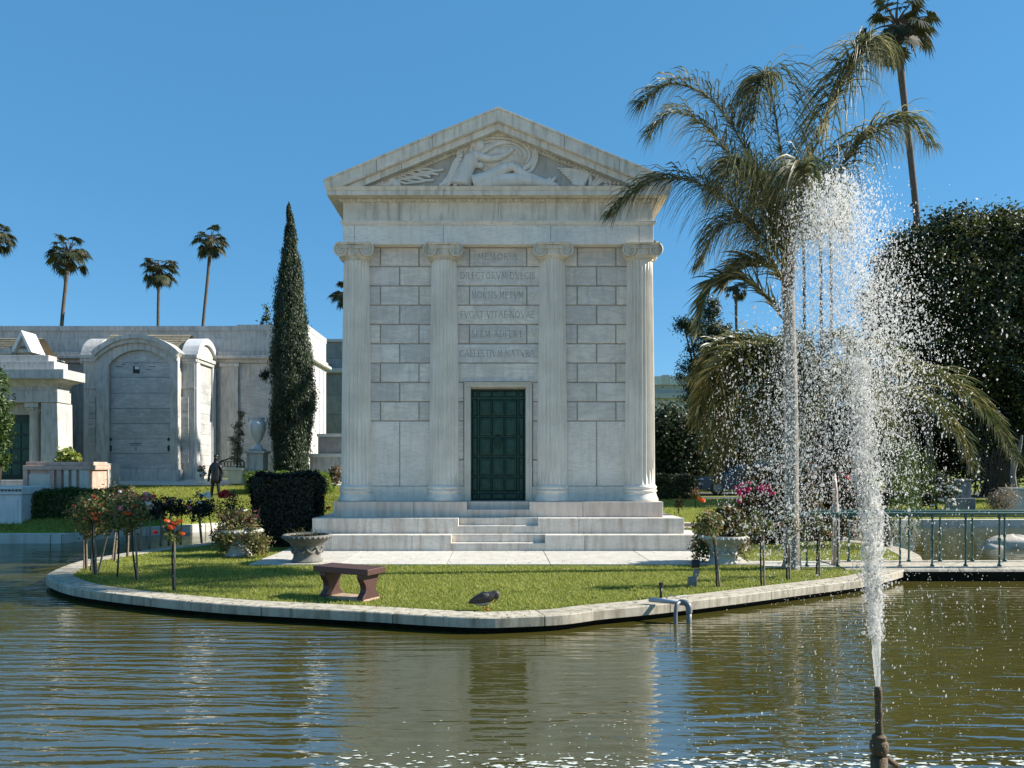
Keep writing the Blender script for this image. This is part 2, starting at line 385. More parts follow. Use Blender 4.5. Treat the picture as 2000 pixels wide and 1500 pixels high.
M_LAWN2 = lawn_mat("bank_lawn", (.20, .25, .035), (.30, .33, .06), (.14, .16, .03), .8)
M_BLADE = leafmat("grass_blade", (.19, .225, .035), (.40, .43, .085), (.58, .53, .21), .45, .6, .25, .90)
def drop_mat(clear):
    m, nt, b, out = nodes_of("white_water")
    b.inputs["Base Color"].default_value = (.84, .83, .80, 1); b.inputs["Roughness"].default_value = .12
    b.inputs["IOR"].default_value = 1.33; b.inputs["Transmission Weight"].default_value = .25; b.inputs["Specular IOR Level"].default_value = .8
    tr = N(nt, "ShaderNodeBsdfTranslucent"); tr.inputs[0].default_value = (.82, .81, .78, 1)
    mx = N(nt, "ShaderNodeMixShader"); mx.inputs[0].default_value = .6
    nt.links.new(b.outputs[0], mx.inputs[1]); nt.links.new(tr.outputs[0], mx.inputs[2])
    tp = N(nt, "ShaderNodeBsdfTransparent"); m2_ = N(nt, "ShaderNodeMixShader"); m2_.inputs[0].default_value = clear
    nt.links.new(mx.outputs[0], m2_.inputs[1]); nt.links.new(tp.outputs[0], m2_.inputs[2]); nt.links.new(m2_.outputs[0], out.inputs[0])
    return m
M_DROP = drop_mat(.55)
M_JET = drop_mat(.5); M_JET.name = "jet_water"
M_FOAM = plain("foam", (.62, .64, .58), .6, (.42, .44, .38))
# ------------------------------------------------------------------ setting: terrain, pond, island
WZ = -.20
def bank_y(x):
    return float(np.interp(x, [-200, -11.6, -11.3, -8.6, -5, 0, 8, 14, 200], [20.9, 20.9, 22.3, 25.6, 26.2, 26.3, 24.6, 26.6, 26.6]))
def ground_z(x, y):
    t = y - bank_y(x)
    l = min(float(np.interp(y, [20.9, 21.6, 24, 27.5, 30, 32, 36, 60], [.03, .3, .55, .72, 1.05, 1.33, 1.45, 1.5])), .03 + .42 * max(t, 0))
    r = float(np.interp(y, [26.5, 30, 38, 60, 90], [.03, .2, .45, .65, .7]))
    k = min(max((x + 4) / 6, 0), 1); k = k * k * (3 - 2 * k)
    return l * (1 - k) + r * k
def make_terrain():
    xs = np.concatenate([[-600, -300, -150, -80], np.arange(-50, -14, 2), np.arange(-14, 14, .5), np.arange(14, 50, 3), [80, 150, 300, 600]])
    ts = [0, .3, .7, 1.2, 1.8, 2.5, 3.5, 4.5, 5.5, 6.5, 8, 10, 12, 15, 20, 30, 50, 90, 200, 500, 1200]
    mb = MB(); nx = len(xs)
    vs = [(x, bank_y(x) - .02, WZ - .9) for x in xs]
    for t in ts:
        for x in xs:
            y = bank_y(x) + t; vs.append((x, y, ground_z(x, y)))
    fs = []
    for k in range(len(ts)):
        for i in range(nx - 1):
            a = k * nx + i; fs.append((a, a + 1, a + nx + 1, a + nx))
    mb.add(vs, fs)
    tag(mb.build("ground", M_LAWN2, smooth=True), kind='structure')
    # curb along the far bank
    c = MB(); line = [(x, bank_y(x)) for x in np.concatenate([np.arange(-45, -12, 1.5), np.arange(-12, -8, .3), np.arange(-8, 45, 1.5)])]
    for (x0, y0), (x1, y1) in zip(line, line[1:]):
        g = .01
        vs = [(x0 + g, y0 - .32, WZ - .2), (x1 - g, y1 - .32, WZ - .2), (x1 - g, y1 + .1, WZ - .2), (x0 + g, y0 + .1, WZ - .2),
              (x0 + g, y0 - .32, .05), (x1 - g, y1 - .32, .05), (x1 - g, y1 + .1, .05), (x0 + g, y0 + .1, .05)]
        c.add(vs, [(3, 2, 1, 0), (4, 5, 6, 7), (0, 1, 5, 4), (1, 2, 6, 5), (2, 3, 7, 6), (3, 0, 4, 7)])
    tag(c.build("bank_curb", M_PAVE), kind='structure')
    # path in front of the crypts, road behind the right hand lawn
    p = MB()
    for x0 in np.arange(-60, -7.5, 2.0):
        p.add([(x, y, ground_z(x, y) + .03) for x, y in ((x0, 30.4), (x0 + 1.99, 30.4), (x0 + 1.99, 32.2), (x0, 32.2))], [(0, 1, 2, 3)])
    tag(p.build("path", M_PAVE), kind='structure')
    p = MB()
    for x0 in np.arange(2, 60, 3.0):
        p.add([(x, y, ground_z(x, y) + .02) for x, y in ((x0, 35.6), (x0 + 3, 35.6), (x0 + 3, 41.5), (x0, 41.5))], [(0, 1, 2, 3)])
    tag(p.build("road", plain("asphalt", (.06, .06, .06), .9, (.045, .045, .045))), kind='structure')
    # near shore under and behind the viewer (unseen, paved pale to bounce warm light), lake bed, pond
    s = MB(); s.box(-60, 60, -60, 1.2, -1.0, .05); tag(s.build("near_shore_bounce", M_SHORE), kind='structure')
    w = MB(); w.add([(-70, 1.1, WZ), (70, 1.1, WZ), (70, 27, WZ), (-70, 27, WZ)], [(0, 1, 2, 3)])
    tag(w.build("water", M_WATER), kind='structure')
    hl = MB(); pts = [(-900 + i * 60, 900, 6 + 26 * abs(sin(i * .37)) + 12 * sin(i * 1.3)) for i in range(50)]
    for (x0, y0, z0), (x1, y1, z1) in zip(pts, pts[1:]):
        hl.add([(x0, y0, 0), (x1, y1, 0), (x1, y1 + 120, z1), (x0, y0 + 120, z0)], [(0, 1, 2, 3)])
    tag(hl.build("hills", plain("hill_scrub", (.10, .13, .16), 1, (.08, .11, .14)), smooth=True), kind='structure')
make_terrain()

# island: outer coping edge (px, py of top edge) front part from the picture, back part in metres
front = [(93, 1121), (101, 1134), (140, 1147), (200, 1156.5), (262, 1164), (350, 1173), (450, 1181), (550, 1186.5), (650, 1191.5), (750, 1197), (830, 1202),
         (936, 1206.5), (1010, 1205), (1100, 1200.5), (1176, 1191), (1264, 1183), (1341, 1174.5), (1440, 1163), (1550, 1149), (1640, 1138), (1690, 1131)]
o_pts = [GP(a, b) for a, b in front]
o_pts += [Vector(p) for p in ((7.0, 13.5, 0), (8.2, 14.9, 0), (9.0, 16.6, 0), (9.2, 18.6, 0), (8.0, 22, 0), (5, 24.3, 0), (0, 24.6, 0), (-4.5, 24, 0), (-6.2, 21, 0), (-6.95, 19, 0), (-7.75, 17.4, 0), (-8.15, 16.0, 0), (-8.2, 14.9, 0))]
OUT = catmull(o_pts, 5, True); NO = len(OUT)
def inset(poly, d):
    r = []; n = len(poly)
    for i in range(n):
        t = (poly[(i + 1) % n] - poly[i - 1]).normalized(); r.append(poly[i] + Vector((-t.y, t.x, 0)) * d)
    return r
CW = .40
INN = inset(OUT, CW)
def make_island():
    mb = MB(); L = 0; start = 0; acc = 0
    segs = []
    for i in range(NO): segs.append((OUT[(i + 1) % NO] - OUT[i]).length)
    groups = []; cur = [0]; acc = 0
    for i in range(NO):
        acc += segs[i]; cur.append(i + 1)
        if acc > 1.85 or i == NO - 1: groups.append(cur); cur = [i + 1]; acc = 0
    for g in groups:                                    # coping stones with a thin joint
        rings = []
        for q, i in enumerate(g):
            o = OUT[i % NO]; n = INN[i % NO]; t = (OUT[(i + 1) % NO] - OUT[i % NO - 1]).normalized()
            sh = .007 * (1 if q == 0 else (-1 if q == len(g) - 1 else 0))
            o = o + t * sh; n = n + t * sh
            rings.append([(o.x, o.y, -.125), (o.x, o.y, -.012), (o.x * .998 + n.x * .002, o.y * .998 + n.y * .002 + .01, 0), (n.x, n.y, 0), (n.x, n.y, -.125)])
        mb.loft(rings)
    tag(mb.build("island_curb", M_CURB), kind='structure')
    w = MB(); IN2 = inset(OUT, .07)
    for i in range(NO):
        a, b = IN2[i], IN2[(i + 1) % NO]
        w.add([(a.x, a.y, -1), (b.x, b.y, -1), (b.x, b.y, -.12), (a.x, a.y, -.12)], [(0, 1, 2, 3)])
    tag(w.build("island_retaining_wall", M_WETSHADE), kind='structure')
    IN3 = inset(OUT, CW - .03)
    l = MB(); l.add([(p.x, p.y, -.015) for p in IN3], [tuple(range(NO))])
    tag(l.build("lawn", M_LAWN), kind='structure')
    pl = MB()                                           # plaza slabs
    for i in range(-2, 3):
        a, b = i * 1.975 - .987, (i + 1) * 1.975 - .987
        if i == -2: a = -4.72
        for y0, y1 in ((14.52, 16.9), (16.91, 19.5)):
            pl.box(a + .006, b - .006, y0, y1, -.1, .014)
    tag(pl.build("plaza", M_PAVE, bevel=.006), kind='structure')
    pa = MB()
    for a, b in ((4.93, 6.6), (6.61, 8.0)): pa.box(a, b - .01, 14.15, 15.0, -.1, .016)
    tag(pa.build("bridge_path", M_PAVE, bevel=.006), kind='structure')
make_island()

POLY = np.array([(p.x, p.y) for p in inset(OUT, CW + .02)])
def inside(x, y, poly=POLY):
    r = np.zeros(len(x), bool); n = len(poly)
    for i in range(n):
        x1, y1 = poly[i]; x2, y2 = poly[(i + 1) % n]
        c = ((y1 > y) != (y2 > y)); xi = (x2 - x1) * (y - y1) / (y2 - y1 + 1e-12) + x1
        r ^= c & (x < xi)
    return r
def blades(name, x, y, z, h, w, mat, lab="bright green mown grass covering the island lawn"):
    n = len(x); a = rng.uniform(0, 2 * pi, n); lean = rng.normal(0, .8, (n, 2)) * h[:, None]
    V = np.zeros((n, 3, 3)); dx, dy = np.cos(a) * w, np.sin(a) * w
    V[:, 0] = np.stack([x - dx, y - dy, z], 1); V[:, 1] = np.stack([x + dx, y + dy, z], 1)
    V[:, 2] = np.stack([x + lean[:, 0], y + lean[:, 1], z + h], 1)
    return tag(link(name, np_mesh(name, V, 3), mat), lab, "grass", kind='stuff')
def make_grass():
    n = 330000; x = rng.uniform(-8.3, 9.2, n); y = 9 + 9.5 * rng.random(n) ** 1.15
    k = inside(x, y) & ~((np.abs(x) < 4.74) & (y > 14.5)) & ~((x > 4.9) & (y > 14.12) & (y < 15.02))
    x, y = x[k], y[k]; n = len(x)
    pat = np.sin(x * 3.1 + np.sin(y * 2.3) * 1.7) * np.sin(y * 4.3 + np.sin(x * 1.9) * 2)
    h = (.020 + .034 * rng.random(n) ** 1.5) * (1 + .30 * pat)
    sparse = np.exp(-((x + .3) ** 2 / 1.5 + (y - 9.95) ** 2 / .10)); 
    for cx_, cy_, a_, b_, w_ in ((-2.2, 10.75, .5, .12, .8), (2.6, 10.6, .6, .1, .6), (-5.4, 12.0, .35, .2, .6), (4.3, 13.6, .5, .25, .6), (.9, 13.2, .4, .3, .4), (-6.6, 13.6, .3, .3, .6), (-1.8, 12.6, .5, .25, .35)): sparse = np.maximum(sparse, w_ * np.exp(-(x - cx_) ** 2 / a_ ** 2 - (y - cy_) ** 2 / b_ ** 2))
    keep = rng.random(n) > sparse * .8
    blades("lawn_grass", x[keep], y[keep], np.full(keep.sum(), -.016), h[keep], .0055 * np.ones(keep.sum()), M_BLADE)
make_grass()
def bank_grass():
    for lo, hi, y1, n, lab in ((-15.5, -5.5, 30.3, 90000, "sunlit grass on the sloping bank below the crypts"), (5.5, 24, 35.4, 90000, "sunlit grass on the far right bank before the road")):
        x = rng.uniform(lo, hi, n); yb = np.array([bank_y(v) for v in x]) + .12; y = yb + (y1 - yb) * rng.random(n)
        z = np.array([ground_z(a, b) for a, b in zip(x, y)]) - .01
        blades("bank_grass", x, y, z, .05 + .06 * rng.random(n), .012 * np.ones(n), M_BLADE, lab)
bank_grass()

# ------------------------------------------------------------------ the temple mausoleum
YC = 18.05
def arc(cx, cy, rx, ry, a0, a1, n=12):
    return [(cx + rx * cos(R(a0 + (a1 - a0) * i / n)), cy + ry * sin(R(a0 + (a1 - a0) * i / n))) for i in range(n + 1)]
T, Bd = 1.0, .55   # thick and thin strokes
GL = {  # width, [(stroke weight, polyline)]
 'A': (.95, [(Bd, [(0, 0), (.47, 1)]), (T, [(.47, 1), (.95, 0)]), (Bd, [(.18, .36), (.77, .36)])]),
 'C': (.85, [(T, arc(.5, .5, .48, .5, 45, 315, 14))]),
 'D': (.9, [(T, [(.1, 0), (.1, 1)]), (T, [(.1, 1)] + arc(.4, .5, .48, .5, 90, -90, 12) + [(.1, 0)])]),
 'E': (.6, [(T, [(.1, 0), (.1, 1)]), (Bd, [(.1, 1), (.55, 1)]), (Bd, [(.1, .52), (.5, .52)]), (Bd, [(.1, 0), (.58, 0)])]),
 'F': (.58, [(T, [(.1, 0), (.1, 1)]), (Bd, [(.1, 1), (.55, 1)]), (Bd, [(.1, .52), (.48, .52)])]),
 'G': (.9, [(T, arc(.5, .5, .48, .5, 45, 330, 14)), (T, [(.85, .05), (.85, .45)]), (Bd, [(.65, .45), (.95, .45)])]),
 'I': (.2, [(T, [(.1, 0), (.1, 1)])]),
 'L': (.58, [(T, [(.1, 0), (.1, 1)]), (Bd, [(.1, 0), (.58, 0)])]),
 'M': (1.1, [(Bd, [(.08, 0), (.2, 1)]), (T, [(.2, 1), (.56, .1)]), (Bd, [(.56, .1), (.9, 1)]), (T, [(.9, 1), (1.03, 0)])]),
 'N': (.95, [(Bd, [(.1, 0), (.1, 1)]), (T, [(.1, 1), (.85, 0)]), (Bd, [(.85, 0), (.85, 1)])]),
 'O': (1.0, [(T, arc(.5, .5, .46, .5, 0, 360, 20))]),
 'P': (.65, [(T, [(.1, 0), (.1, 1)]), (Bd, [(.1, 1)] + arc(.32, .74, .3, .26, 90, -90, 8) + [(.1, .48)])]),
 'R': (.75, [(T, [(.1, 0), (.1, 1)]), (Bd, [(.1, 1)] + arc(.32, .75, .28, .25, 90, -90, 8) + [(.1, .5)]), (T, [(.35, .5), (.75, 0)])]),
 'S': (.6, [(T, arc(.3, .76, .24, .24, 40, 270, 10) + arc(.3, .26, .26, .26, 90, -140, 10))]),
 'T': (.8, [(T, [(.4, 0), (.4, 1)]), (Bd, [(0, 1), (.8, 1)])]),
 'V': (.9, [(T, [(0, 1), (.45, 0)]), (Bd, [(.45, 0), (.9, 1)])]),
 '.': (.16, [(T, [(.02, .5), (.14, .5)])]), ' ': (.4, [])}
def lettering(text, x0, x1, zb, h, y, sw=.0080, dep=.004):
    """Roman capitals as thin strokes on a wall facing -Y, between x0 and x1"""
    gap = .30; tot = sum(GL[c][0] for c in text) + gap * (len(text) - 1)
    sx = (x1 - x0) / tot; mb = MB(); x = x0
    for c in text:
        w, strokes = GL[c]
        for wt, pl in strokes:
            pts = [Vector((x + u * sx, zb + v * h)) for u, v in pl]; hw = sw * wt * .5
            for a, b in zip(pts, pts[1:]):
                d = (b - a); d = d.normalized() if d.length else Vector((1, 0)); n = Vector((-d.y, d.x)) * hw; a2, b2 = a - d * hw * .6, b + d * hw * .6
                q = [a2 - n, b2 - n, b2 + n, a2 + n]; mb.prism([(p.x, p.y) for p in q], y - dep, y + .002)
            if c not in '.OCGS':
                for e in (pl[0], pl[-1]):               # small serifs
                    if e[1] in (0, 1):
                        p = Vector((x + e[0] * sx, zb + e[1] * h)); mb.prism([(p.x - .013, p.y - .003), (p.x + .013, p.y - .003), (p.x + .013, p.y + .003), (p.x - .013, p.y + .003)], y - dep - .001, y + .002)
        x += (w + gap) * sx
    return mb

def make_mausoleum():
    r = thing("mausoleum", "white marble temple mausoleum with four fluted Ionic columns, pediment relief and green bronze door", "mausoleum", (0, 17.5, 0))
    zc = [2.935 + .4535 * k for k in range(10)]
    # steps with a half step cut into the middle of each
    def step(name, hw, yf, z0, z1, nw, joints, mat, nd=.2):
        mb = MB(); m = (z0 + z1) / 2
        xs = [-hw] + [j for j in joints if j < 0] + [-nw]
        for a, b in zip(xs, xs[1:]): mb.box(a + (.003 if a > -hw else 0), b - (.003 if b < -nw else 0), yf, 25.6, z0, z1)
        xs = [nw] + [j for j in joints if j > 0] + [hw]
        for a, b in zip(xs, xs[1:]): mb.box(a + (.003 if a > nw else 0), b - (.003 if b < hw else 0), yf, 25.6, z0, z1)
        mb.box(-nw, nw, yf + nd, 25.5, z0, z1 - .002); mb.box(-nw, nw, yf + .003, yf + nd + .01, z0, m)
        mb.build(name, mat, r, bevel=.010)
    step("step", 4.54, 16.83, .005, .359, 1.03, (-1.89, 1.90), M_STEP, .22)
    step("step", 4.17, 17.22, .359, .703, .89, (-1.80, 1.81), M_STEP, .2)
    step("step", 3.775, 17.58, .703, 1.054, .715, (-1.93, 1.94), M_STEP_PINK, .22)
    # walls: joint back plate, ashlar blocks, slabs, plinth
    core = MB(); core.box(-3.45, -.644, 18.085, 24.6, 1.054, 7.02); core.box(.644, 3.45, 18.085, 24.6, 1.054, 7.02); core.box(-.644, .644, 18.085, 24.6, 3.70, 7.02)
    core.box(-.644, .644, 18.7, 24.6, 1.054, 3.70)
    core.build("wall", M_JOINT, r)
    for s in (-1, 1):
        side = MB()
        for k in range(13):
            for j in range(6):
                a = 18.1 + j * 1.38 + (.69 if k % 2 else 0); z0 = 1.06 + k * .4535
                if a + 1.36 < 24.6: side.box(*(sorted((s * 3.44, s * 3.475))), a, a + 1.36, z0, z0 + .43)
        side.build("side_cladding", M_MARBLE, r)
    bl = MB(); g = .011
    def row(xs, z0, z1):
        for a, b in zip(xs, xs[1:]): bl.block(a + g, b - g, YC, 18.087, z0 + g, z1 - g)
    for k in range(9):
        z0, z1 = zc[k], zc[k + 1] if k < 8 else 7.012
        for s in (-1, 1):
            if k % 2 == 0: xs = sorted(s * v for v in (1.05, 1.86, 2.77, 3.46))
            else: xs = sorted(s * v for v in (1.05, 2.315, 3.46))
            row(xs, z0, z1)
        if k >= 3:
            if k in (4, 6, 8): row([-1.08, -.675, .675, 1.08], z0, z1)
            elif k == 3: row([-1.08, 1.08], z0, z1)
            else: row([-1.08, 1.08], z0, z1)
    for z0, z1 in ((2.02, 2.935), (2.935, zc[1]), (zc[1], 3.845)):   # narrow blocks beside the door
        row([-1.08, -.80], z0, z1); row([.80, 1.08], z0, z1)
    row([-1.08, .0, 1.08], 3.845, zc[3]) if False else None
    bl.block(-1.08 + g, 1.08 - g, YC, 18.087, 3.845 + g, zc[3] - g)
    bl.build("ashlar_blocks", M_MARBLE, r)
    for s in (-1, 1):
        sb = MB()
        for a, b in ((1.05, 2.315), (2.315, 3.46)):
            x0, x1 = sorted((s * a, s * b)); sb.block(x0 + g * .7, x1 - g * .7, YC, 18.087, 1.40, 2.935 - g)
        x0, x1 = sorted((s * .80, s * 1.05)); sb.block(x0 + g, x1, YC, 18.087, 1.40, 2.02 - g)
        sb.build("marble_slabs", M_MARBLE_V, r)
    for s in (-1, 1):
        pb = MB(); x0, x1 = sorted((s * .79, s * 3.47)); pb.box(x0, x1, YC - .03, 18.087, 1.054, 1.395)
        pb.build("wall_plinth", M_MARBLE_V, r, bevel=.008)
    # inscription and rosettes
    def px(a): return XX(a, YC)
    for t, a, b, y, h in (("MEMORIA", 933, 1010, 506.5, .135), ("DILECTORVM.DVLCIS", 899.5, 1044, 544.5, .150), ("MORTIS.METVM", 921.5, 1022, 582.5, .150),
                          ("FVGAT.VITAE.NOVAE", 899.5, 1043, 620.5, .150), ("SPEM.ADFERT", 922, 1020, 658.5, .150), ("CAELESTIVM.NATVRA", 898.5, 1044, 696.5, .150)):
        lettering(t, px(a), px(b), ZZ(y, YC), h, YC).build("inscription", M_LETTER, r)
    for a in (905.5, 1038.5):
        for y in (576, 652):
            m = MB(); c = P(a, y, YC)
            for q in range(5):
                an = 2 * pi * q / 5 + .3; m.ball(c + Vector((.042 * cos(an), 0, .042 * sin(an))), .032, 8, 5, (1, .5, 1))
            m.ball(c + Vector((0, -.012, 0)), .024, 8, 5, (1, .7, 1))
            m.tube([c + Vector((.085 * cos(q * .42), 0, .085 * sin(q * .42))) for q in range(16)], .009, 6)
            m.build("rosette", M_RELIEF, r, smooth=True)
    # door frame and door
    fr = MB()
    for s in (-1, 1):
        x0, x1 = sorted((s * .647, s * .785)); fr.box(x0, x1, 17.995, 18.34, 1.056, 3.725)
        x0, x1 = sorted((s * .735, s * .795)); fr.box(x0, x1, 17.975, 18.08, 1.056, 3.795)
    fr.box(-.785, .785, 17.996, 18.34, 3.7255, 3.80); fr.box(-.80, .80, 17.974, 18.085, 3.80, 3.84)
    fr.build("door_frame", M_FRAME, r, bevel=.008)
    dr = MB(); dr.box(-.64, .64, 18.30, 18.38, 1.06, 3.72)
    d = dr.build("door", M_PATINA_D, r)
    def xs_z(z): return z
    cols = [(-.615, -.50), (-.455, -.165), (-.145, .145), (.165, .455), (.50, .615)]
    rows = [(1.08, 1.22), (1.27, 1.60), (1.64, 2.08), (2.12, 2.56), (2.60, 3.04), (3.08, 3.46), (3.52, 3.66)]
    fm = MB()
    fm.box(-.64, .64, 18.285, 18.302, 1.06, 1.075); fm.box(-.64, .64, 18.284, 18.302, 3.70, 3.72)
    for a, b in ((-.64, -.625), (-.49, -.46), (-.162, -.148), (.148, .162), (.46, .49), (.625, .64)): fm.box(a, b, 18.272, 18.302, 1.061, 3.719)
    for (z0, z1), (z2, z3) in zip(rows, rows[1:]): fm.box(-.638, .638, 18.274, 18.301, z1 + .008, z2 - .008)
    fm.build("door_rails", M_PATINA, d, bevel=.006)
    for ri, (z0, z1) in enumerate(rows):
        for ci, (a, b) in enumerate(cols):
            p = MB(); w = .03 if 0 < ci < 4 else .018
            if ri in (0, 6): w = .018
            # rounded coffer: raised rim and pillow centre
            p.frus(a, b, z0, z1, 0, a + w, b - w, z0 + w, z1 - w, .018)
            p.frus(a + w + .012, b - w - .012, z0 + w + .012, z1 - w - .012, .0, a + w + .03, b - w - .03, z0 + w + .03, z1 - w - .03, .03) if b - a > .2 and z1 - z0 > .2 else None
            p.v = [(x, 18.30 - z, y) for x, y, z in p.v]
            p.build("door_panel", M_PATINA, d, bevel=.008)
    kn = MB(); c = Vector((0, 18.262, ZZ(861, 18.3)))
    kn.ball(c, .085, 14, 8, (1, .45, 1.05))
    for q in range(14):
        an = 2 * pi * q / 14; kn.ball(c + Vector((.09 * cos(an), .005, .09 * sin(an))), .03, 7, 5, (1, .6, 1))
    kn.ball(c + Vector((0, -.035, -.01)), .03, 8, 6); kn.ball(c + Vector((-.03, -.03, .03)), .013, 6, 5); kn.ball(c + Vector((.03, -.03, .03)), .013, 6, 5)
    kn.tube([c + Vector((.06 * sin(t * .35), -.03, -.06 - .06 * (1 - cos(t * .35)))) for t in range(-9, 10)], .01, 6)
    kn.build("lion_head_knocker", M_PATINA, d, smooth=True)
    # columns
    for xc in (-3.327, -1.27, 1.27, 3.327):
        c = MB(); n = 24; sub = 7; rings = []
        for k in range(15):
            t = k / 14; z = 1.44 + t * (6.70 - 1.44); rad = .352 - .055 * t ** 1.6
            ring = []
            for i in range(n):
                for j in range(sub):
                    u = j / sub; dep = .040 * sqrt(max(0, 1 - ((u - .5) / .40) ** 2)) if abs(u - .5) < .40 else 0
                    if k in (0, 14): dep = 0
                    a = 2 * pi * (i + u) / n; ring.append((xc + (rad - dep) * cos(a), YC + (rad - dep) * sin(a), z))
            rings.append(ring)
        c.loft(rings)
        col = c.build("column", M_SHAFT, r, auto=35)
        b = MB(); b.lathe([(.415, 1.054), (.43, 1.075), (.43, 1.10), (.405, 1.15), (.385, 1.20), (.373, 1.245), (.375, 1.262), (.395, 1.275), (.402, 1.295), (.395, 1.315), (.372, 1.325), (.372, 1.337), (.388, 1.35), (.395, 1.375), (.388, 1.40), (.368, 1.415), (.358, 1.442)], (xc, YC, 0), 40)
        b.build("column_base", M_MARBLE_V, col, auto=50)
        k = MB(); k.lathe([(.302, 6.64), (.32, 6.655), (.305, 6.67), (.31, 6.70), (.36, 6.74), (.372, 6.82), (.36, 6.90), (.30, 6.93)], (xc, YC, 0), 32)
        for s in (-1, 1):
            cx, cz = xc + s * .30, 6.855; f = YC - .385
            k.loft([[(cx + rr * cos(a), yy, cz + rr * sin(a)) for a in np.linspace(0, 2 * pi, 24, endpoint=False)] for rr, yy in ((.13, f + .022), (.158, f + .018), (.158, f + .05), (.12, YC - .12), (.12, YC), (.155, YC + .2))])
            sp = []
            for q in range(52):
                th = q / 51 * 2.35 * 2 * pi; rr = .146 * (1 - q / 51) ** .9 + .020
                a = pi / 2 - th if s > 0 else pi / 2 + th
                sp.append((cx + rr * cos(a), f + .008, cz + rr * sin(a)))
            k.tube(sp, [.021 - .012 * q / 51 for q in range(52)], 6)
            k.ball((cx, f - .004, cz), .022, 8, 6)
        bar = [(xc - .34 + .68 * q / 10, 6.985 - .028 * sin(pi * q / 10)) for q in range(11)]; bot = [(x, z - .075) for x, z in bar]
        k.strip(bar, bot, YC - .375, YC + .15); k.tube([(x, YC - .385, z - .008) for x, z in bar], .013, 6); k.tube([(x, YC - .383, z + .008) for x, z in bot], .010, 6)
        for q in range(5): k.ball((xc - .12 + q * .06, YC - .345, 6.80), .028, 8, 6, (1, 1, 1.3))
        k.frus(xc - .37, xc + .37, YC - .40, YC + .2, 6.972, xc - .405, xc + .405, YC - .43, YC + .2, 7.008)
        k.build("capital", M_MARBLE_OLD, col, auto=40)
    # entablature
    def course(name, hw, yf, z0, z1, joints, mat):
        m = MB(); xs = [-hw] + list(joints) + [hw]
        for a, b in zip(xs, xs[1:]): m.box(a + (.0035 if a > -hw else 0), b - (.0035 if b < hw else 0), yf, yf + .2, z0, z1)
        m.box(-hw, hw, yf + .2, 24.6, z0, z1); return m
    m = course("architrave", 3.60, 17.80, 7.012, 7.455, (-3.33, -1.27, 1.215, 3.27), M_MARBLE_V)
    m.frus(-3.62, 3.62, 17.785, 24.6, 7.4555, -3.66, 3.66, 17.745, 24.6, 7.52); m.box(-3.66, 3.66, 17.745, 24.6, 7.5205, 7.55)
    m.build("architrave", M_MARBLE_V, r, bevel=.006)
    m = course("frieze", 3.595, 17.81, 7.5505, 8.0, (-2.28, 0, 2.25), M_MARBLE_OLD); m.build("frieze", M_MARBLE_OLD, r, bevel=.004)
    m = MB(); m.box(-3.64, 3.64, 17.765, 24.6, 7.985, 8.06)
    for i in range(82):
        x = -3.66 + i * .0904; m.ball((x, 17.755, 8.02), .038, 6, 4, (.85, .8, 1))
    m.build("egg_moulding", M_MARBLE_OLD, r)
    m = course("cornice", 3.915, 17.53, 8.0605, 8.165, (-1.25, 2.6), M_MARBLE_OLD); m.frus(-3.925, 3.925, 17.52, 24.7, 8.1655, -3.96, 3.96, 17.485, 24.7, 8.25)
    m.build("cornice", M_MARBLE_OLD, r, bevel=.004)
    # pediment
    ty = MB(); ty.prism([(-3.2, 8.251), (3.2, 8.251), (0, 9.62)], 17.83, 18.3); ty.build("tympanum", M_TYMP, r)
    rk = MB()
    for s in (-1, 1):
        def q(*pts): return [(s * x, z) for x, z in pts]
        cut = [0, .30, .62, 1.0]
        def lerp(a, b, t): return (a[0] + (b[0] - a[0]) * t, a[1] + (b[1] - a[1]) * t)
        for c0, c1 in zip(cut, cut[1:]):
            e0 = .0012 if c0 > 0 else 0; e1 = .0012 if c1 < 1 else 0
            T0, T1 = (3.96, 8.40), (0, 10.05); L0, L1 = (3.96, 8.2515), (0, 9.74)
            a, b = lerp(T0, T1, c0 + e0), lerp(T0, T1, c1 - e1)
            lz = lambda x: max(8.2515, 9.74 - .4165 * x)
            kk = [(3.5737, 8.2515)] if a[0] > 3.5737 > b[0] else []
            rk.prism(q((a[0], lz(a[0])), *kk, (b[0], lz(b[0])), b, a), 17.49, 24.7)
        rk.prism(q((3.98, 8.352), (0, 10.003), (0, 10.052), (3.98, 8.402)), 17.465, 17.52)
        rk.prism(q((3.53, 8.252), (0, 9.722), (0, 9.739), (3.575, 8.252)), 17.51, 17.8)
        for c0, c1 in ((0, .375), (.375, 1)):
            T0, T1 = (3.55, 8.2515), (0, 9.73); e = .0012
            a, b = lerp(T0, T1, c0 + e * (c0 > 0)), lerp(T0, T1, c1 - e * (c1 < 1))
            lz = lambda x: max(8.2515, 9.575 - .4165 * x)
            kk = [(3.1777, 8.2515)] if a[0] > 3.1777 > b[0] else []
            rk.prism(q((a[0], lz(a[0])), *kk, (b[0], lz(b[0])), b, a), 17.575, 18.0)
    rk.build("raking_cornice", M_MARBLE_OLD, r, bevel=.004)
    for s in (-1, 1):
        eg = MB()
        for i in range(30):
            x = .62 + i * .085; z = 9.575 - .4165 * x
            if x < 2.45: eg.ball((s * x, 17.76, z - .03), .036, 6, 4, (.9, .8, 1))
        eg.prism([(s * .55, 9.575 - .4165 * .55 - .0), (s * 2.6, 9.575 - .4165 * 2.6), (s * 2.6, 9.575 - .4165 * 2.6 - .075), (s * .55, 9.575 - .4165 * .55 - .075)], 17.775, 17.84)
        eg.build("egg_moulding", M_MARBLE_OLD, r)
    # relief: reclining draped woman under a billowing veil, clouds, wing
    YR = 17.80
    def q(u, v): return P(660 + u * .31, 240 + v * .31, YR)
    k = .31 * YR / F
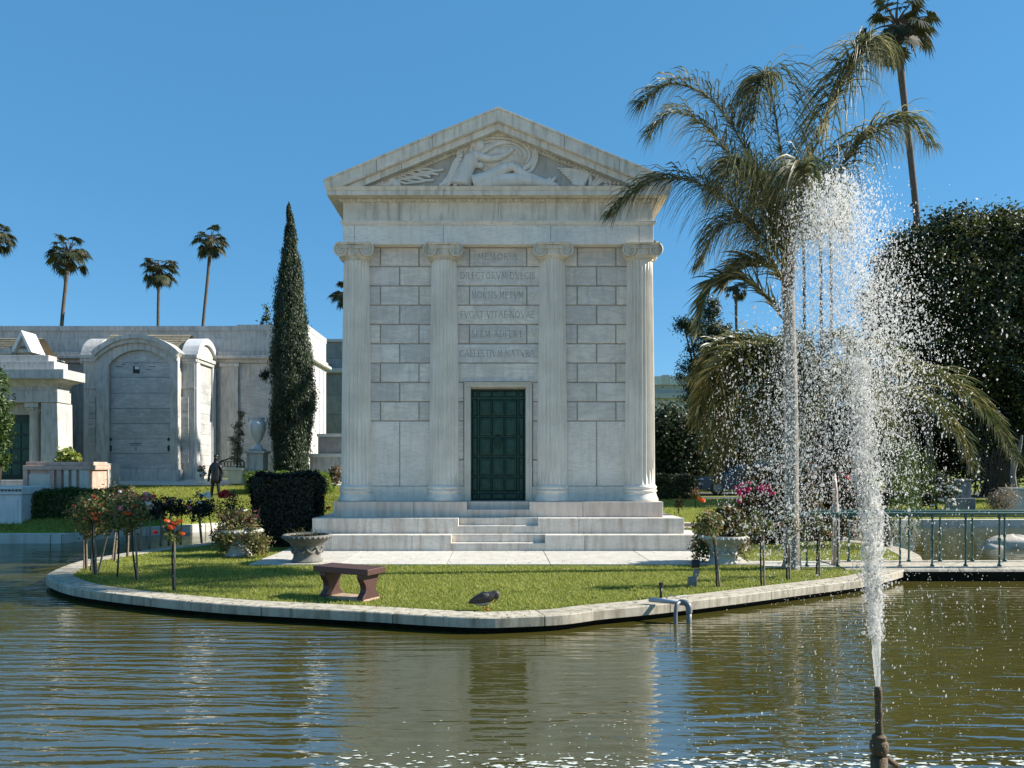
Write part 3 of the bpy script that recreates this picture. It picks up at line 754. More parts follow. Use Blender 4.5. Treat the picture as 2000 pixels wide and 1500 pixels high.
    def limb(m, pts, rad, flat=.8): m.tube(catmull([q(*p) for p in pts], 4), np.interp(np.linspace(0, 1, (len(pts) - 1) * 4 + 1), np.linspace(0, 1, len(rad)), [x * k for x in rad]), 10, True, flat)
    YR = 17.77
    fig = MB()
    limb(fig, [(775, 395), (790, 330), (815, 280), (842, 225), (850, 195)], [70, 62, 50, 50, 30])            # trunk
    limb(fig, [(848, 205), (862, 185), (880, 165)], [26, 20, 20])                                            # neck
    fig.ball(q(893, 145), 38 * k, 12, 9, (.9, .8, 1.1)); fig.ball(q(860, 140), 27 * k, 10, 7, (1.2, .7, .9)); fig.ball(q(928, 152), 9 * k, 6, 5)  # head, hair, nose
    limb(fig, [(850, 205), (920, 222), (985, 228), (1050, 205), (1105, 160)], [34, 26, 22, 18, 12], 1.1)     # near arm
    limb(fig, [(870, 200), (930, 170), (985, 140), (1050, 120), (1090, 128)], [22, 18, 15, 13, 10], .5)      # far arm
    fig.ball(q(868, 262), 26 * k, 9, 7, (1, .9, 1)); fig.ball(q(898, 268), 22 * k, 9, 7, (1, .9, 1))
    limb(fig, [(850, 385), (950, 350), (1050, 290), (1115, 272)], [55, 46, 34, 26], 1.0)                     # raised leg
    limb(fig, [(1110, 275), (1160, 320), (1225, 345), (1290, 365)], [28, 30, 24, 18], .9)
    limb(fig, [(870, 400), (1000, 372), (1150, 362), (1290, 380), (1390, 398)], [50, 46, 44, 30, 14], .9)    # draped lying leg
    for j in range(7): fig.tube(catmull([q(905 + j * 60, 388 - j * 2), q(940 + j * 58, 362 - j * 1), q(985 + j * 56, 372)], 4), 6 * k, 6, True, 1.2)      # folds over the legs
    for j in range(5): fig.tube([q(858 - j * 7, 112 + j * 14), q(846 - j * 4, 130 + j * 12), q(850, 150 + j * 6)], 7 * k, 6)                                # hair
    fig.build("relief_figure", M_RELIEF, r, smooth=True)
    YR = 17.775
    dp = MB()
    for j in range(16):
        u = 690 + j * 42; dp.tube(catmull([q(u, 402), q(u + 22, 372 + 8 * sin(j)), q(u + 60 + 9 * sin(j * 2), 352 + 10 * cos(j))], 4), [13 * k] * 9, 6, True, 1.3)
    for j in range(6): dp.tube(catmull([q(640 + j * 14, 400 - j * 3), q(690 + j * 8, 370 - j * 22), q(755 + j * 6, 330 - j * 26)], 4), [15 * k] * 9, 6, True, 1.2)
    dp.build("relief_drapery", M_RELIEF, r, smooth=True)
    YR = 17.80
    vl = MB()
    def ell(cu, cv, ru, rv, a0, a1, n=24): return [q(cu + ru * cos(R(a0 + (a1 - a0) * i / n)), cv - rv * sin(R(a0 + (a1 - a0) * i / n))) for i in range(n + 1)]
    for j, (ru, rv, w) in enumerate(((247, 135, 10), (228, 122, 7), (205, 108, 7), (180, 92, 6), (150, 74, 6))):
        vl.tube(ell(1003, 195 + j * 4, ru, rv, 190 - j * 8, -62 + j * 16), w * k * 1.35, 6, True, 1.2)
    vl.prism([(p.x, p.z) for p in ell(1003, 195, 246, 134, 180, -40)] + [(q(960, 330).x, q(960, 330).z)], YR, YR + .03)
    for j in range(5): vl.tube(catmull([q(930 + j * 10, 150 + j * 26), q(1000 + j * 14, 120 + j * 34), q(1075 + j * 16, 138 + j * 34), q(1120 + j * 12, 180 + j * 22)], 5), 5 * k, 6, True, 1.2)
    vl.tube(catmull([q(910, 235), q(945, 290), q(1000, 310), q(1060, 280)], 5), 6 * k, 6)
    vl.tube([q(1105 + 22 * cos(t * .5), 170 + 22 * sin(t * .5)) for t in range(14)], 6 * k, 6)
    vl.tube(catmull([q(1235, 150), q(1252, 220), q(1215, 300), q(1140, 330)], 6), 13 * k, 8)
    vl.build("relief_veil", M_RELIEF, r, smooth=True)
    cl = MB()
    for j in range(9):
        v0 = 296 + j * 9; u0 = 430 - j * 16; u1 = 665 - j * 10 - (j % 3) * 40
        cl.tube(catmull([q(u0 + (u1 - u0) * t / 5, v0 + 7 * sin(t * 1.9 + j) + j * t * .3) for t in range(6)], 4), np.linspace(5 * k, 10 * k, 21), 6, True, 1.3)
    limb(cl, [(300, 400), (345, 372), (390, 405)], [14, 34, 16], .8); limb(cl, [(200, 396), (260, 388), (320, 396)], [10, 12, 12], .9); limb(cl, [(230, 372), (300, 376)], [6, 7], .9)
    for j in range(8): cl.ball(q(170 + j * 22, 392 - (j % 2) * 8 - j * 1.6), (9 + j) * k, 7, 5, (1.3, 1, .8))
    cl.tube([q(308 + 16 * cos(t * .5), 385 + 22 * sin(t * .5)) for t in range(14)], 5 * k, 6)
    cl.build("relief_clouds", M_RELIEF, r, smooth=True)
    wg = MB()
    for j in range(7):
        wg.tube(catmull([q(1590 - j * 6, 330 + j * 10), q(1500 - j * 2, 300 + j * 14), q(1380 + j * 16, 286 + j * 15)], 5), np.linspace(20 * k, 5 * k, 11), 7, True, .9)
    for j in range(4): wg.tube(catmull([q(1590 + j * 12, 400), q(1610 + j * 18, 370), q(1650 + j * 22, 335 + j * 8)], 4), 8 * k, 6, True, 1.1)
    wg.tube(catmull([q(1545, 300), q(1585, 330), q(1590, 400)], 5), 14 * k, 7)
    for j in range(10): wg.ball(q(1690 + (j % 5) * 26, 395 - (j // 5) * 22 + (j % 5) * 3), 13 * k, 7, 5, (1.1, 1, .9))
    wg.build("relief_wing", M_RELIEF, r, smooth=True)
make_mausoleum()
# ------------------------------------------------------------------ foliage helpers
def unit(v): return v / (np.linalg.norm(v, axis=-1, keepdims=True) + 1e-9)
def leaf_quads(c, nrm, size, asp=.5, tang=None):
    n = len(c); nrm = unit(nrm)
    t = rng.normal(size=(n, 3)) if tang is None else tang + rng.normal(0, .25, (n, 3))
    u = unit(t - nrm * (t * nrm).sum(1, keepdims=True)); w = np.cross(nrm, u)
    s = size * rng.uniform(.7, 1.3, n); s = s[:, None]
    V = np.empty((n, 4, 3)); V[:, 0] = c - u * s * .5; V[:, 1] = c + w * s * asp * .5 - nrm * s * .08; V[:, 2] = c + u * s * .5; V[:, 3] = c - w * s * asp * .5 - nrm * s * .08
    return V
def blob_points(blobs, ncl, per, csz, shell=(.70, 1.0), bias=None):
    """leaf clumps spread over the shells of ellipsoid blobs [(centre, (rx,ry,rz))]"""
    w = np.array([b[1][0] * b[1][2] for b in blobs]); w = w / w.sum()
    idx = rng.choice(len(blobs), ncl, p=w)
    C = np.array([list(b[0]) for b in blobs])[idx]; Rr = np.array([list(b[1]) for b in blobs])[idx]
    d = unit(rng.normal(size=(ncl, 3)))
    if bias is not None: d = unit(d + np.array(bias))
    cl = C + d * Rr * rng.uniform(*shell, (ncl, 1))
    sz = csz * rng.uniform(.6, 1.4, ncl)
    p = np.repeat(cl, per, 0) + rng.normal(0, 1, (ncl * per, 3)) * np.repeat(sz, per)[:, None]
    nr = np.repeat(d, per, 0) + rng.normal(0, .7, (ncl * per, 3))
    return p, nr
def leaves(name, p, nr, size, mat, parent=None, asp=.5, origin=None, tang=None, clip=None):
    if clip is not None:
        k = p[:, 2] > clip; p, nr = p[k], nr[k]
        if tang is not None and len(tang) == len(k): tang = tang[k]
    return link(name, np_mesh(name, leaf_quads(p, nr, size, asp, tang), 4), mat, parent, origin)
def pb(px, py, rpx, Y, ry=None, dy=0):
    c = P(px, py, Y + dy); k = Y / F; return (c, (rpx * k, rpx * k * .9, (ry if ry else rpx) * k))
def bloom(c, r, mat, parent, name="rose_bloom", n=16):
    d = unit(rng.normal(size=(n, 3))); d[:, 2] = np.abs(d[:, 2]) * .8 - .1
    rr = r * rng.uniform(.35, 1, (n, 1))
    return link(name, np_mesh(name, leaf_quads(np.array(c) + d * rr, d + rng.normal(0, .4, (n, 3)), r * 1.2, .9), 4), mat, parent)

# ------------------------------------------------------------------ rose trees on the island
def rose_tree(px, py, ptop, rpx, label, blooms, stakes=1, tip=(0, 0), group="standard rose trees around the island", mat=None, rz=None, leafs=None, droop=0):
    b = GP(px, py); Y = b.y; k = Y / F
    t = thing("rose_tree", label, "rose tree", b, group)
    rr = rpx * k; c = P(px + tip[0], ptop, Y) - Vector((0, 0, (rz or rpx) * k))
    s = MB(); s.tube(catmull([b, b.lerp(c, .5) + Vector((rnd.uniform(-.03, .03), rnd.uniform(-.03, .03), 0)), c], 5), np.linspace(.016, .011, 11), 7)
    for q in range(6):
        a = q * 1.05 + rnd.random(); s.tube([c - Vector((0, 0, rr * .6)), c + Vector((cos(a) * rr * .45, sin(a) * rr * .45, -rr * .1 + rr * .4 * rnd.random())), c + Vector((cos(a) * rr * .8, sin(a) * rr * .8, rr * .5 * rnd.random()))], [.008, .006, .003], 5)
    s.build("stem", M_BARK, t, smooth=True)
    for q in range(stakes):
        m = MB(); o = Vector((.035 if q == 0 else -.05, -.03 if q == 0 else .03, 0)); h = (c.z - rr * .55)
        m.tube([b + o, b + o * .6 + Vector((tip[0] * k * .7, 0, h))], [.017, .015], 6); m.build("stake", M_STAKE, t)
    m = MB()
    for f in (.25, .62): m.lathe([(.026, -.012), (.03, 0), (.026, .012)], b.lerp(c, f) + Vector((.015, -.012, 0)), 8)
    m.build("tie", M_TIE, t)
    n = leafs or 26
    p, nr = blob_points([(c, (rr, rr, (rz or rpx) * k))], int(n * 1.15), 24, rr * .17, (.30, 1.18)); nr[:, 2] += .5
    for q in range(rnd.choice((2, 3, 4)) if stakes and 'without' not in label and px < 500 else 0): blooms = blooms + [(rnd.choice((M_RED, M_PINKP, M_RED, M_WHITEP)), rnd.uniform(-.7, .7) * rpx, ptop + rnd.uniform(.1, .8) * (rz or rpx), 3.6)]
    leaves("foliage", p, nr, .058, mat or M_LEAF, t, .62)
    for mt, du, dv, r_ in blooms:
        bloom(P(px + tip[0] + du, dv, Y) + Vector((0, -rnd.uniform(0, rr * .6), 0)), r_ * k, mt, t)
    return t
RD, OR, PK, WHt = M_RED, M_ORANGE, M_PINKP, M_WHITEP
rose_tree(339, 1153, 1018, 24, "small rose tree with bright orange red blooms, nearest the island curb", [(OR, -10, 1018, 6), (OR, 0, 1030, 7), (OR, 14, 1018, 6), (RD, -31, 1040, 6), (OR, 20, 1042, 5), (OR, 6, 1022, 5)], 1, (0, 0), leafs=9, rz=20)
rose_tree(267, 1133, 968, 34, "leafy sunlit rose tree with coral blooms on a single pale stake", [(OR, -2, 1002, 7), (OR, -1, 1013, 5), (PK, -18, 992, 6), (OR, -70, 1004, 5), (OR, -70, 1012, 5)], 1, (-8, 0), rz=36, leafs=34)
rose_tree(229, 1127, 972, 32, "yellowish green rose tree with a thin pale stem and blue green ties", [(OR, -33, 1012, 5)], 0, (0, 0), rz=36, leafs=36)
rose_tree(186, 1122, 962, 36, "large pale green rose tree with one dark red bloom on top, beside the slanted stake", [(RD, 9, 972, 6), (RD, 12, 990, 4), (OR, 14, 1005, 5)], 2, (-4, 0), rz=40, leafs=44)
rose_tree(168, 1111, 972, 27, "pale green rose tree at the very edge of the island, leftmost of the group", [], 2, (-2, 0), rz=32, leafs=30)
rose_tree(177, 1114, 1000, 22, "low thin rose tree squeezed between two larger staked rose trees", [], 1, (4, 0), rz=24, leafs=14)
rose_tree(223, 1094, 945, 30, "tall dark rose tree with a loose reddish shoot rising above the others", [(RD, 6, 985, 4)], 2, (12, 0), rz=42, mat=M_LEAFR, leafs=36)
rose_tree(248, 1087, 960, 26, "dark shaded rose tree with pink blooms low in its crown", [(PK, 0, 991, 6), (PK, 6, 998, 5)], 1, (4, 0), leafs=30, mat=M_SHADELEAF)
rose_tree(272, 1076, 966, 22, "dark rose tree crowned by a cluster of pink and white blooms", [(PK, 6, 968, 8), (PK, 18, 972, 7), (PK, -2, 978, 7), (WHt, 0, 986, 7), (WHt, 14, 984, 8), (PK, 10, 975, 7), (RD, 22, 970, 5), (WHt, 12, 992, 6)], 1, (8, 0), leafs=28, mat=M_SHADELEAF)
rose_tree(291, 1073, 972, 19, "dark rose tree without blooms directly right of the pink and white one", [(WHt, 4, 990, 5)], 1, (2, 0), leafs=26, mat=M_SHADELEAF)
rose_tree(313, 1067, 970, 19, "flat topped dark rose tree without blooms, fourth from the clipped hedge", [], 1, (0, 0), rz=20, leafs=28, mat=M_SHADELEAF)
rose_tree(329, 1066, 972, 18, "flat topped dark rose tree leaning on a thin stem, third from the clipped hedge", [], 1, (6, 0), rz=17, leafs=22, mat=M_SHADELEAF)
rose_tree(352, 1064, 977, 19, "dark rose tree with a single bare twig above its flat crown", [(PK, 17, 992, 5)], 1, (2, 0), rz=18, leafs=24, mat=M_SHADELEAF)
rose_tree(393, 1061, 964, 22, "wide dark rose tree in front of the bronze statue", [(WHt, 18, 966, 7), (WHt, 24, 970, 6)], 1, (-6, 0), rz=26, leafs=34, mat=M_SHADELEAF)
rose_tree(415, 1056, 968, 19, "dark rose tree on a leaning stem, at the statue's right foot", [(WHt, -8, 968, 5)], 0, (-10, 0), rz=22, leafs=26, mat=M_SHADELEAF)
rose_tree(453, 1048, 960, 34, "dark rose tree topped with bright red blooms beside the clipped hedge", [(RD, -13, 965, 8), (RD, -5, 963, 8), (RD, 0, 968, 7), (RD, -9, 970, 7), (RD, -17, 970, 6), (WHt, 18, 1000, 5)], 1, (-2, 0), rz=32, leafs=40, mat=M_SHADELEAF)
# slanted support stake in the left group
s_ = MB(); s_.tube([GP(192, 1117), P(211, 1040, GP(192, 1117).y)], [.018, .016], 7)
tag(s_.build("support_stake", M_STAKE, None, GP(192, 1117)), "bare wooden stake slanting between the leftmost rose trees", "stake")
# right hand side of the island
rose_tree(1400, 1145, 990, 30, "young rose tree on a leaning wooden stake in front of the pale planter", [(RD, -10, 1000, 3)], 1, (-11, 0), mat=M_BUSH, rz=34, leafs=22, group="young staked rose trees beside the bridge")
rose_tree(1487, 1143, 990, 28, "thin young rose tree on a bright metal stake in the fountain spray", [(WHt, 14, 1000, 4)], 1, (0, 0), mat=M_LEAF, rz=34, leafs=16, group="young staked rose trees beside the bridge")
rose_tree(1595, 1124, 1000, 24, "young rose tree with white blooms standing nearest the bridge railing", [(WHt, 0, 1010, 5), (WHt, -12, 1022, 5), (WHt, 10, 1030, 4)], 1, (2, 0), mat=M_LEAF, rz=34, leafs=14, group="young staked rose trees beside the bridge")
rose_tree(1537, 1131, 985, 22, "sparse young rose tree with pale blooms touching the queen palm trunk", [(WHt, 0, 992, 4), (WHt, 8, 1008, 4)], 1, (2, 0), mat=M_LEAF, rz=34, leafs=12, group="young staked rose trees beside the bridge")

# ------------------------------------------------------------------ clipped hedges
def hedge(name, label, x0, x1, y0, y1, z0, z1, mat, n, size, rough=.04, cat="hedge", rr_=.12):
    c = Vector(((x0 + x1) / 2, (y0 + y1) / 2, z0)); t = thing(name, label, cat, c)
    m = MB(); m.box(x0 + .1, x1 - .1, y0 + .1, y1 - .1, z0, z1 - .1); m.build("branches", M_BARK, t)
    a = np.array([(x1 - x0) * (z1 - z0), (x1 - x0) * (z1 - z0) * .3, (y1 - y0) * (z1 - z0), (y1 - y0) * (z1 - z0), (x1 - x0) * (y1 - y0) * 1.4]); a /= a.sum()
    f = rng.choice(5, n, p=a); u, v = rng.random(n), rng.random(n)
    p = np.stack([x0 + u * (x1 - x0), y0 + v * (y1 - y0), z0 + v * (z1 - z0)], 1); nr = np.zeros((n, 3))
    for k, (ax, val, sg) in enumerate(((1, y0, -1), (1, y1, 1), (0, x0, -1), (0, x1, 1), (2, z1, 1))):
        q = f == k
        if ax == 0: p[q, 1] = y0 + u[q] * (y1 - y0)
        if ax == 2: p[q, 1] = y0 + v[q] * (y1 - y0)
        p[q, ax] = val; nr[q, ax] = sg
    bumpy = rough * (np.sin(p[:, 0] * 5.3 + p[:, 2] * 4) + np.sin(p[:, 1] * 6.1 + p[:, 2] * 3.1 + p[:, 0] * 2))
    # rounded corners
    cc = np.array([(x0 + x1) / 2, (y0 + y1) / 2, (z0 + z1) / 2]); hh = np.array([x1 - x0, y1 - y0, z1 - z0]) / 2
    e = np.abs(p - cc) / hh; rnd_ = np.clip((np.sort(e, 1)[:, 1] - .82) / .18, 0, 1)
    rnd_ = rnd_ * (p[:, 2] > cc[2] - .1 * hh[2])
    p = p + nr * bumpy[:, None] - unit(p - cc) * (rnd_ ** 2 * rr_)[:, None] + rng.normal(0, .03, (n, 3))
    leaves("foliage", p, nr + rng.normal(0, .6, (n, 3)), size, mat, t, .6)
    return t
b0 = GP(490, 1074)
hedge("clipped_hedge", "tall block of clipped dark hedge in the mausoleum's shadow", XX(489, 17.75), XX(618, 17.75), 17.75, 18.45, -.01, ZZ(927, 17.7), M_SHADELEAF, 18000, .065, .022, rr_=.16)
hedge("box_hedge", "long low hedge with a sunlit top behind the white sarcophagus", XX(40, 22), XX(226, 22), 22, 23.1, ground_z(-12.5, 22), ZZ(960, 22), M_HEDGE, 16000, .06)
hedge("box_hedge", "low bright clipped hedge at the foot of the cypress", XX(477, 28.2), XX(640, 28.2), 28.2, 29.4, ground_z(-8, 28), ZZ(926, 28.2), M_HEDGEB, 9000, .07)
hedge("box_hedge", "dark clipped hedge beside the road next to the blue car", XX(1255, 35), XX(1361, 35), 35.0, 36, ground_z(8, 35) - .05, ZZ(930, 35), M_DARKLEAF, 12000, .08)

# ------------------------------------------------------------------ planters, bench, duck, pipes
def urn(loc, rt, h, label, mat, cat="planter"):
    t = thing("planter_urn", label, cat, loc)
    m = MB(); k = rt; prof = [(.62, 0), (.64, .05), (.60, .10), (.565, .16), (.55, .30), (.565, .45), (.62, .58), (.72, .70), (.86, .80), (.96, .86), (1.0, .90), (1.01, .95), (.98, 1.0), (.90, 1.0), (.86, .92)]
    m.lathe([(a * k, b * h) for a, b in prof], loc, 40); m.build("bowl", mat, t, auto=50)
    g = MB()
    for i in range(9):                                                   # garlands and bosses in relief
        a0 = 2 * pi * i / 9; a1 = 2 * pi * (i + 1) / 9
        pts = []
        for q in range(9):
            a = a0 + (a1 - a0) * q / 8; r_ = k * (.585 + .02 * sin(pi * q / 8)); pts.append(loc + Vector((r_ * cos(a), r_ * sin(a), h * (.52 - .16 * sin(pi * q / 8)))))
        g.tube(pts, [.012 + .018 * sin(pi * q / 8) for q in range(9)], 6); g.ball(loc + Vector((k * .60 * cos(a0), k * .60 * sin(a0), h * .54)), .04, 8, 6)
    for i in range(30):
        a = 2 * pi * i / 30; g.ball(loc + Vector((k * .985 * cos(a), k * .985 * sin(a), h * .925)), .032, 6, 5, (1, 1, .9))
    g.build("garland", mat, t, smooth=True)
    s = MB(); s.lathe([(.0, h * .93), (k * .88, h * .93)], loc, 24); s.build("soil", M_SOIL, t)
    return t
L1 = Vector((XX(600, 14.9), 14.9, .014)); u1 = urn(L1, .47, .53, "grey shaded stone planter holding only thin weeds, behind the red bench", M_URN)
w_ = MB()
for i in range(46):
    a = rnd.uniform(0, 2 * pi); r0 = rnd.uniform(.05, .38); p0 = L1 + Vector((r0 * cos(a), r0 * sin(a), .49)); d = Vector((rnd.uniform(-.1, .1), rnd.uniform(-.1, .1), rnd.uniform(.08, .2)))
    w_.tube([p0, p0 + d * .6, p0 + d + Vector((d.x * .6, d.y * .6, -.02))], [.004, .003, .001], 4)
tag(w_.build("weeds", M_BUSH, None, L1 + Vector((0, 0, .49))), "thin straggling weeds growing in the grey stone planter", "weeds")
L2 = Vector((XX(1413, 14.75), 14.75, -.01)); urn(L2, .46, .55, "pale stone planter lit by the sun, overflowing with plants beside the steps", M_URNW)
def planter_plant(L, label, blobs, n, mats, trail=True):
    t = thing("potted_plant", label, "plant", L)
    for (mt, bl, ncl, leaf, sg) in mats:
        p, nr = blob_points(bl, ncl, 24, .07, (.4, 1.05)); nr[:, 2] += .4
        leaves("foliage", p, nr, leaf, mt, t, .5, clip=.02)
    m = MB()
    for q in range(14):
        a = rnd.uniform(0, 2 * pi); m.tube([L + Vector((.1 * cos(a), .1 * sin(a), 0)), L + Vector((.3 * cos(a), .3 * sin(a), .22)), L + Vector((.42 * cos(a), .42 * sin(a), .3 + .25 * rnd.random()))], [.012, .009, .004], 5)
    m.build("stem", M_BARK, t)
planter_plant(L2 + Vector((0, 0, .5)), "green and reddish plant spilling over the pale planter", 0, 0, [
    (M_BUSH, [pb(1440, 1035, 26, 14.7), pb(1400, 1020, 26, 14.7), pb(1452, 1060, 14, 14.6, 30)], 46, .075, 0), (M_LEAF, [pb(1372, 1060, 22, 14.9, 32), pb(1385, 1030, 24, 14.9), pb(1368, 1085, 16, 14.9, 16)], 44, .075, 0),
    (M_LEAFR, [pb(1410, 1000, 15, 14.7, 22), pb(1425, 1015, 16, 14.7)], 16, .12, 0)])
L3 = Vector((XX(468, 16.1), 16.1, -.01)); urn(L3, .47, .56, "white planter half hidden by its trailing plant, beside the clipped hedge", M_URNW)
planter_plant(L3 + Vector((0, 0, .5)), "shaggy olive plant trailing over the white planter", 0, 0, [
    (M_BUSH, [pb(455, 1040, 36, 15.9, 24), pb(436, 1052, 24, 15.9, 26), pb(500, 1055, 22, 15.8, 32), pb(508, 1068, 16, 15.7, 22)], 100, .07, 0),
    (M_LEAFR, [pb(480, 1015, 28, 16.1, 14), pb(450, 1010, 20, 16.1, 12)], 30, .08, 0)])
def bench():
    Cn = Vector((-1.785, 10.5, 0)); ax = Vector((-cos(R(28)), sin(R(28)), 0)); ay = Vector((sin(R(28)), cos(R(28)), 0))
    M = Matrix((( ax.x, ay.x, 0, Cn.x), (ax.y, ay.y, 0, Cn.y), (0, 0, 1, 0), (0, 0, 0, 1)))
    t = thing("bench", "dark red granite bench with two scrolled legs on the lawn near the curb", "bench", Cn)
    m = MB(); m.box(0, .97, 0, .42, .355, .44, M); m.build("seat", M_BENCH, t, bevel=.008)
    for x in (.10, .76):
        m = MB(); pf = [(.02, .0), (.40, .0), (.40, .03), (.375, .06), (.335, .10), (.32, .15), (.335, .21), (.375, .26), (.40, .31), (.40, .355), (.02, .355), (.02, .31), (.045, .26), (.085, .21), (.10, .15), (.085, .10), (.045, .06), (.02, .03)]
        m.prism(pf, x, x + .105, 'x'); m.xf(M); m.build("leg", M_BENCH, t, bevel=.006)
    m = MB(); m.box(.09, .85, .03, .39, -.02, .012, M); m.build("base_slab", M_PINK, t)
bench()
def duck():
    b = GP(948, 1190.5); k = 9.95 / F
    t = thing("duck", "dark duck with pale belly preening on the grass at the curb", "duck", b)
    def q(px, py, dy=0): return P(px, py, b.y) + Vector((0, dy, 0))
    pts = [(915, 1177.5, 1.4), (923, 1174.5, 5), (934, 1171.5, 8.6), (945, 1168.5, 10.6), (955, 1165.5, 10.2), (962, 1162, 8.2), (966, 1159, 6.4), (968.5, 1158, 5.6), (970.5, 1160.5, 5.3), (971, 1165, 4.2), (969.5, 1169.5, 2.2), (968, 1173, 1.2)]
    m = MB(); path = catmull([q(a, c, -.02 * i / 11) for i, (a, c, r_) in enumerate(pts)], 5)
    m.tube(path, np.interp(np.linspace(0, 1, len(path)), np.linspace(0, 1, len(pts)), [r_ * k for _, _, r_ in pts]), 14, True, 1.0)
    m.build("body", M_FEATHER, t, smooth=True)
    for s in (-1, 1):
        w = MB(); path = catmull([q(954, 1163, s * .052), q(944, 1164, s * .068), q(932, 1168, s * .05), q(919, 1172.5, s * .015)], 5)
        w.tube(path, np.interp(np.linspace(0, 1, len(path)), [0, .3, .7, 1], [5 * k, 7 * k, 5 * k, 1 * k]), 10, True, .45); w.build("wing", M_FEATHER, t, smooth=True)
    w = MB(); path = catmull([q(926, 1177.5), q(936, 1178.5), q(948, 1177), q(957, 1171)], 5); w.tube(path, np.interp(np.linspace(0, 1, len(path)), [0, .4, .8, 1], [2.2 * k, 5.2 * k, 6 * k, 2.5 * k]), 10, True, 1.25); w.build("belly", M_FEATHERW, t, smooth=True)
    tl = MB()
    for j in range(5): tl.tube([q(928, 1172.5, (j - 2) * .012), q(915, 1175 + j * .6, (j - 2) * .016)], [.012, .004], 6, True, .6)
    tl.build("tail", M_FEATHER, t, smooth=True)
    bl = MB(); bl.tube([q(969.8, 1166, -.02), q(968, 1172, -.02), q(966.5, 1176, -.02)], [2.2 * k, 1.9 * k, .8 * k], 8); bl.build("bill", M_ORL, t, smooth=True)
    for s in (-1, 1):
        l = MB(); x = 947 + (2 if s < 0 else -3); l.tube([q(x - 1, 1179, s * .03), q(x + .5, 1184.5, s * .032), q(x, 1190, s * .03)], [.011, .008, .008], 7)
        for f in (-1, 0, 1): l.tube([q(x, 1190, s * .03), q(x + 6, 1190.6, s * .03 + f * .022)], [.008, .004], 5)
        l.build("leg", M_ORL, t, smooth=True)
duck()
def pipes():
    a = GP(1268, 1171, .06); e = GP(1331, 1176.5, .06)
    t = thing("water_pipe", "grey plastic water pipe bent over the curb into the pond", "pipe", GP(1331, 1178))
    m = MB(); m.tube([a, e], .033, 12); m.build("straight_pipe", M_PVC, t, smooth=True)
    m = MB(); d = (e - a).normalized()
    m.tube(catmull([e - d * .02, e + d * .05 + Vector((0, -.005, 0)), e + d * .09 + Vector((0, -.02, -.045)), e + d * .095 + Vector((0, -.02, -.13))], 5), .042, 12)
    m.tube([e + d * .095 + Vector((0, -.02, -.10)), e + d * .095 + Vector((0, -.02, -.42))], .034, 12); m.build("elbow", M_PVCD, t, smooth=True)
    c = P(1321, 1187, e.y - .1); m = MB(); m.tube(catmull([c + Vector((.05, .06, .06)), c + Vector((0, 0, .03)), c + Vector((-.015, -.02, -.10)), c + Vector((-.015, -.02, -.36))], 5), .026, 10)
    tag(m.build("drain_pipe", M_PVCD, None, c + Vector((0, 0, -.3)), True), "short dark pipe stub dropping into the pond beside the grey pipe", "pipe")
    b = GP(1291, 1168); t = thing("sprinkler", "black pop up sprinkler riser standing in the grass by the pipe", "sprinkler", b)
    m = MB(); m.lathe([(.018, 0), (.018, .14)], b, 10); m.build("riser", M_BLACK, t, smooth=True)
    m = MB(); m.lathe([(.018, .1402), (.026, .15), (.03, .185), (.034, .20), (.034, .215), (.02, .22)], b, 12); m.build("nozzle", M_BLACK, t, auto=40)
    b = GP(1355, 1143); k = b.y / F; t = thing("floodlight", "small grey floodlight on a junction box in the lawn near the pale planter", "floodlight", b)
    m = MB(); m.box(b.x - .085, b.x + .04, b.y - .05, b.y + .05, -.01, .13); m.build("junction_box", M_GREYBOX, t, bevel=.006)
    m = MB(); m.tube([b + Vector((.02, 0, .1)), b + Vector((.04, 0, .24))], [.045, .04], 10); m.box(b.x + .0, b.x + .08, b.y - .03, b.y + .03, .18, .25); m.build("lamp_bracket", M_GREYBOX, t, auto=40)
    m = MB(); M = Matrix.Translation(b + Vector((.03, .02, .335))) @ Matrix.Rotation(R(-25), 4, 'X'); m.box(-.065, .065, -.05, .05, -.055, .055, M); m.build("lamp_head", M_BLACK, t, bevel=.008)
    m = MB(); m.tube(catmull([GP(1305, 1163, .02), GP(1318, 1165, .05), GP(1330, 1164, .04), GP(1341, 1162.5, .02)], 5), .007, 6); tag(m.build("hose", M_PVC, None, GP(1318, 1165), True), "thin pale hose lying in the grass behind the grey pipe", "hose")
pipes()

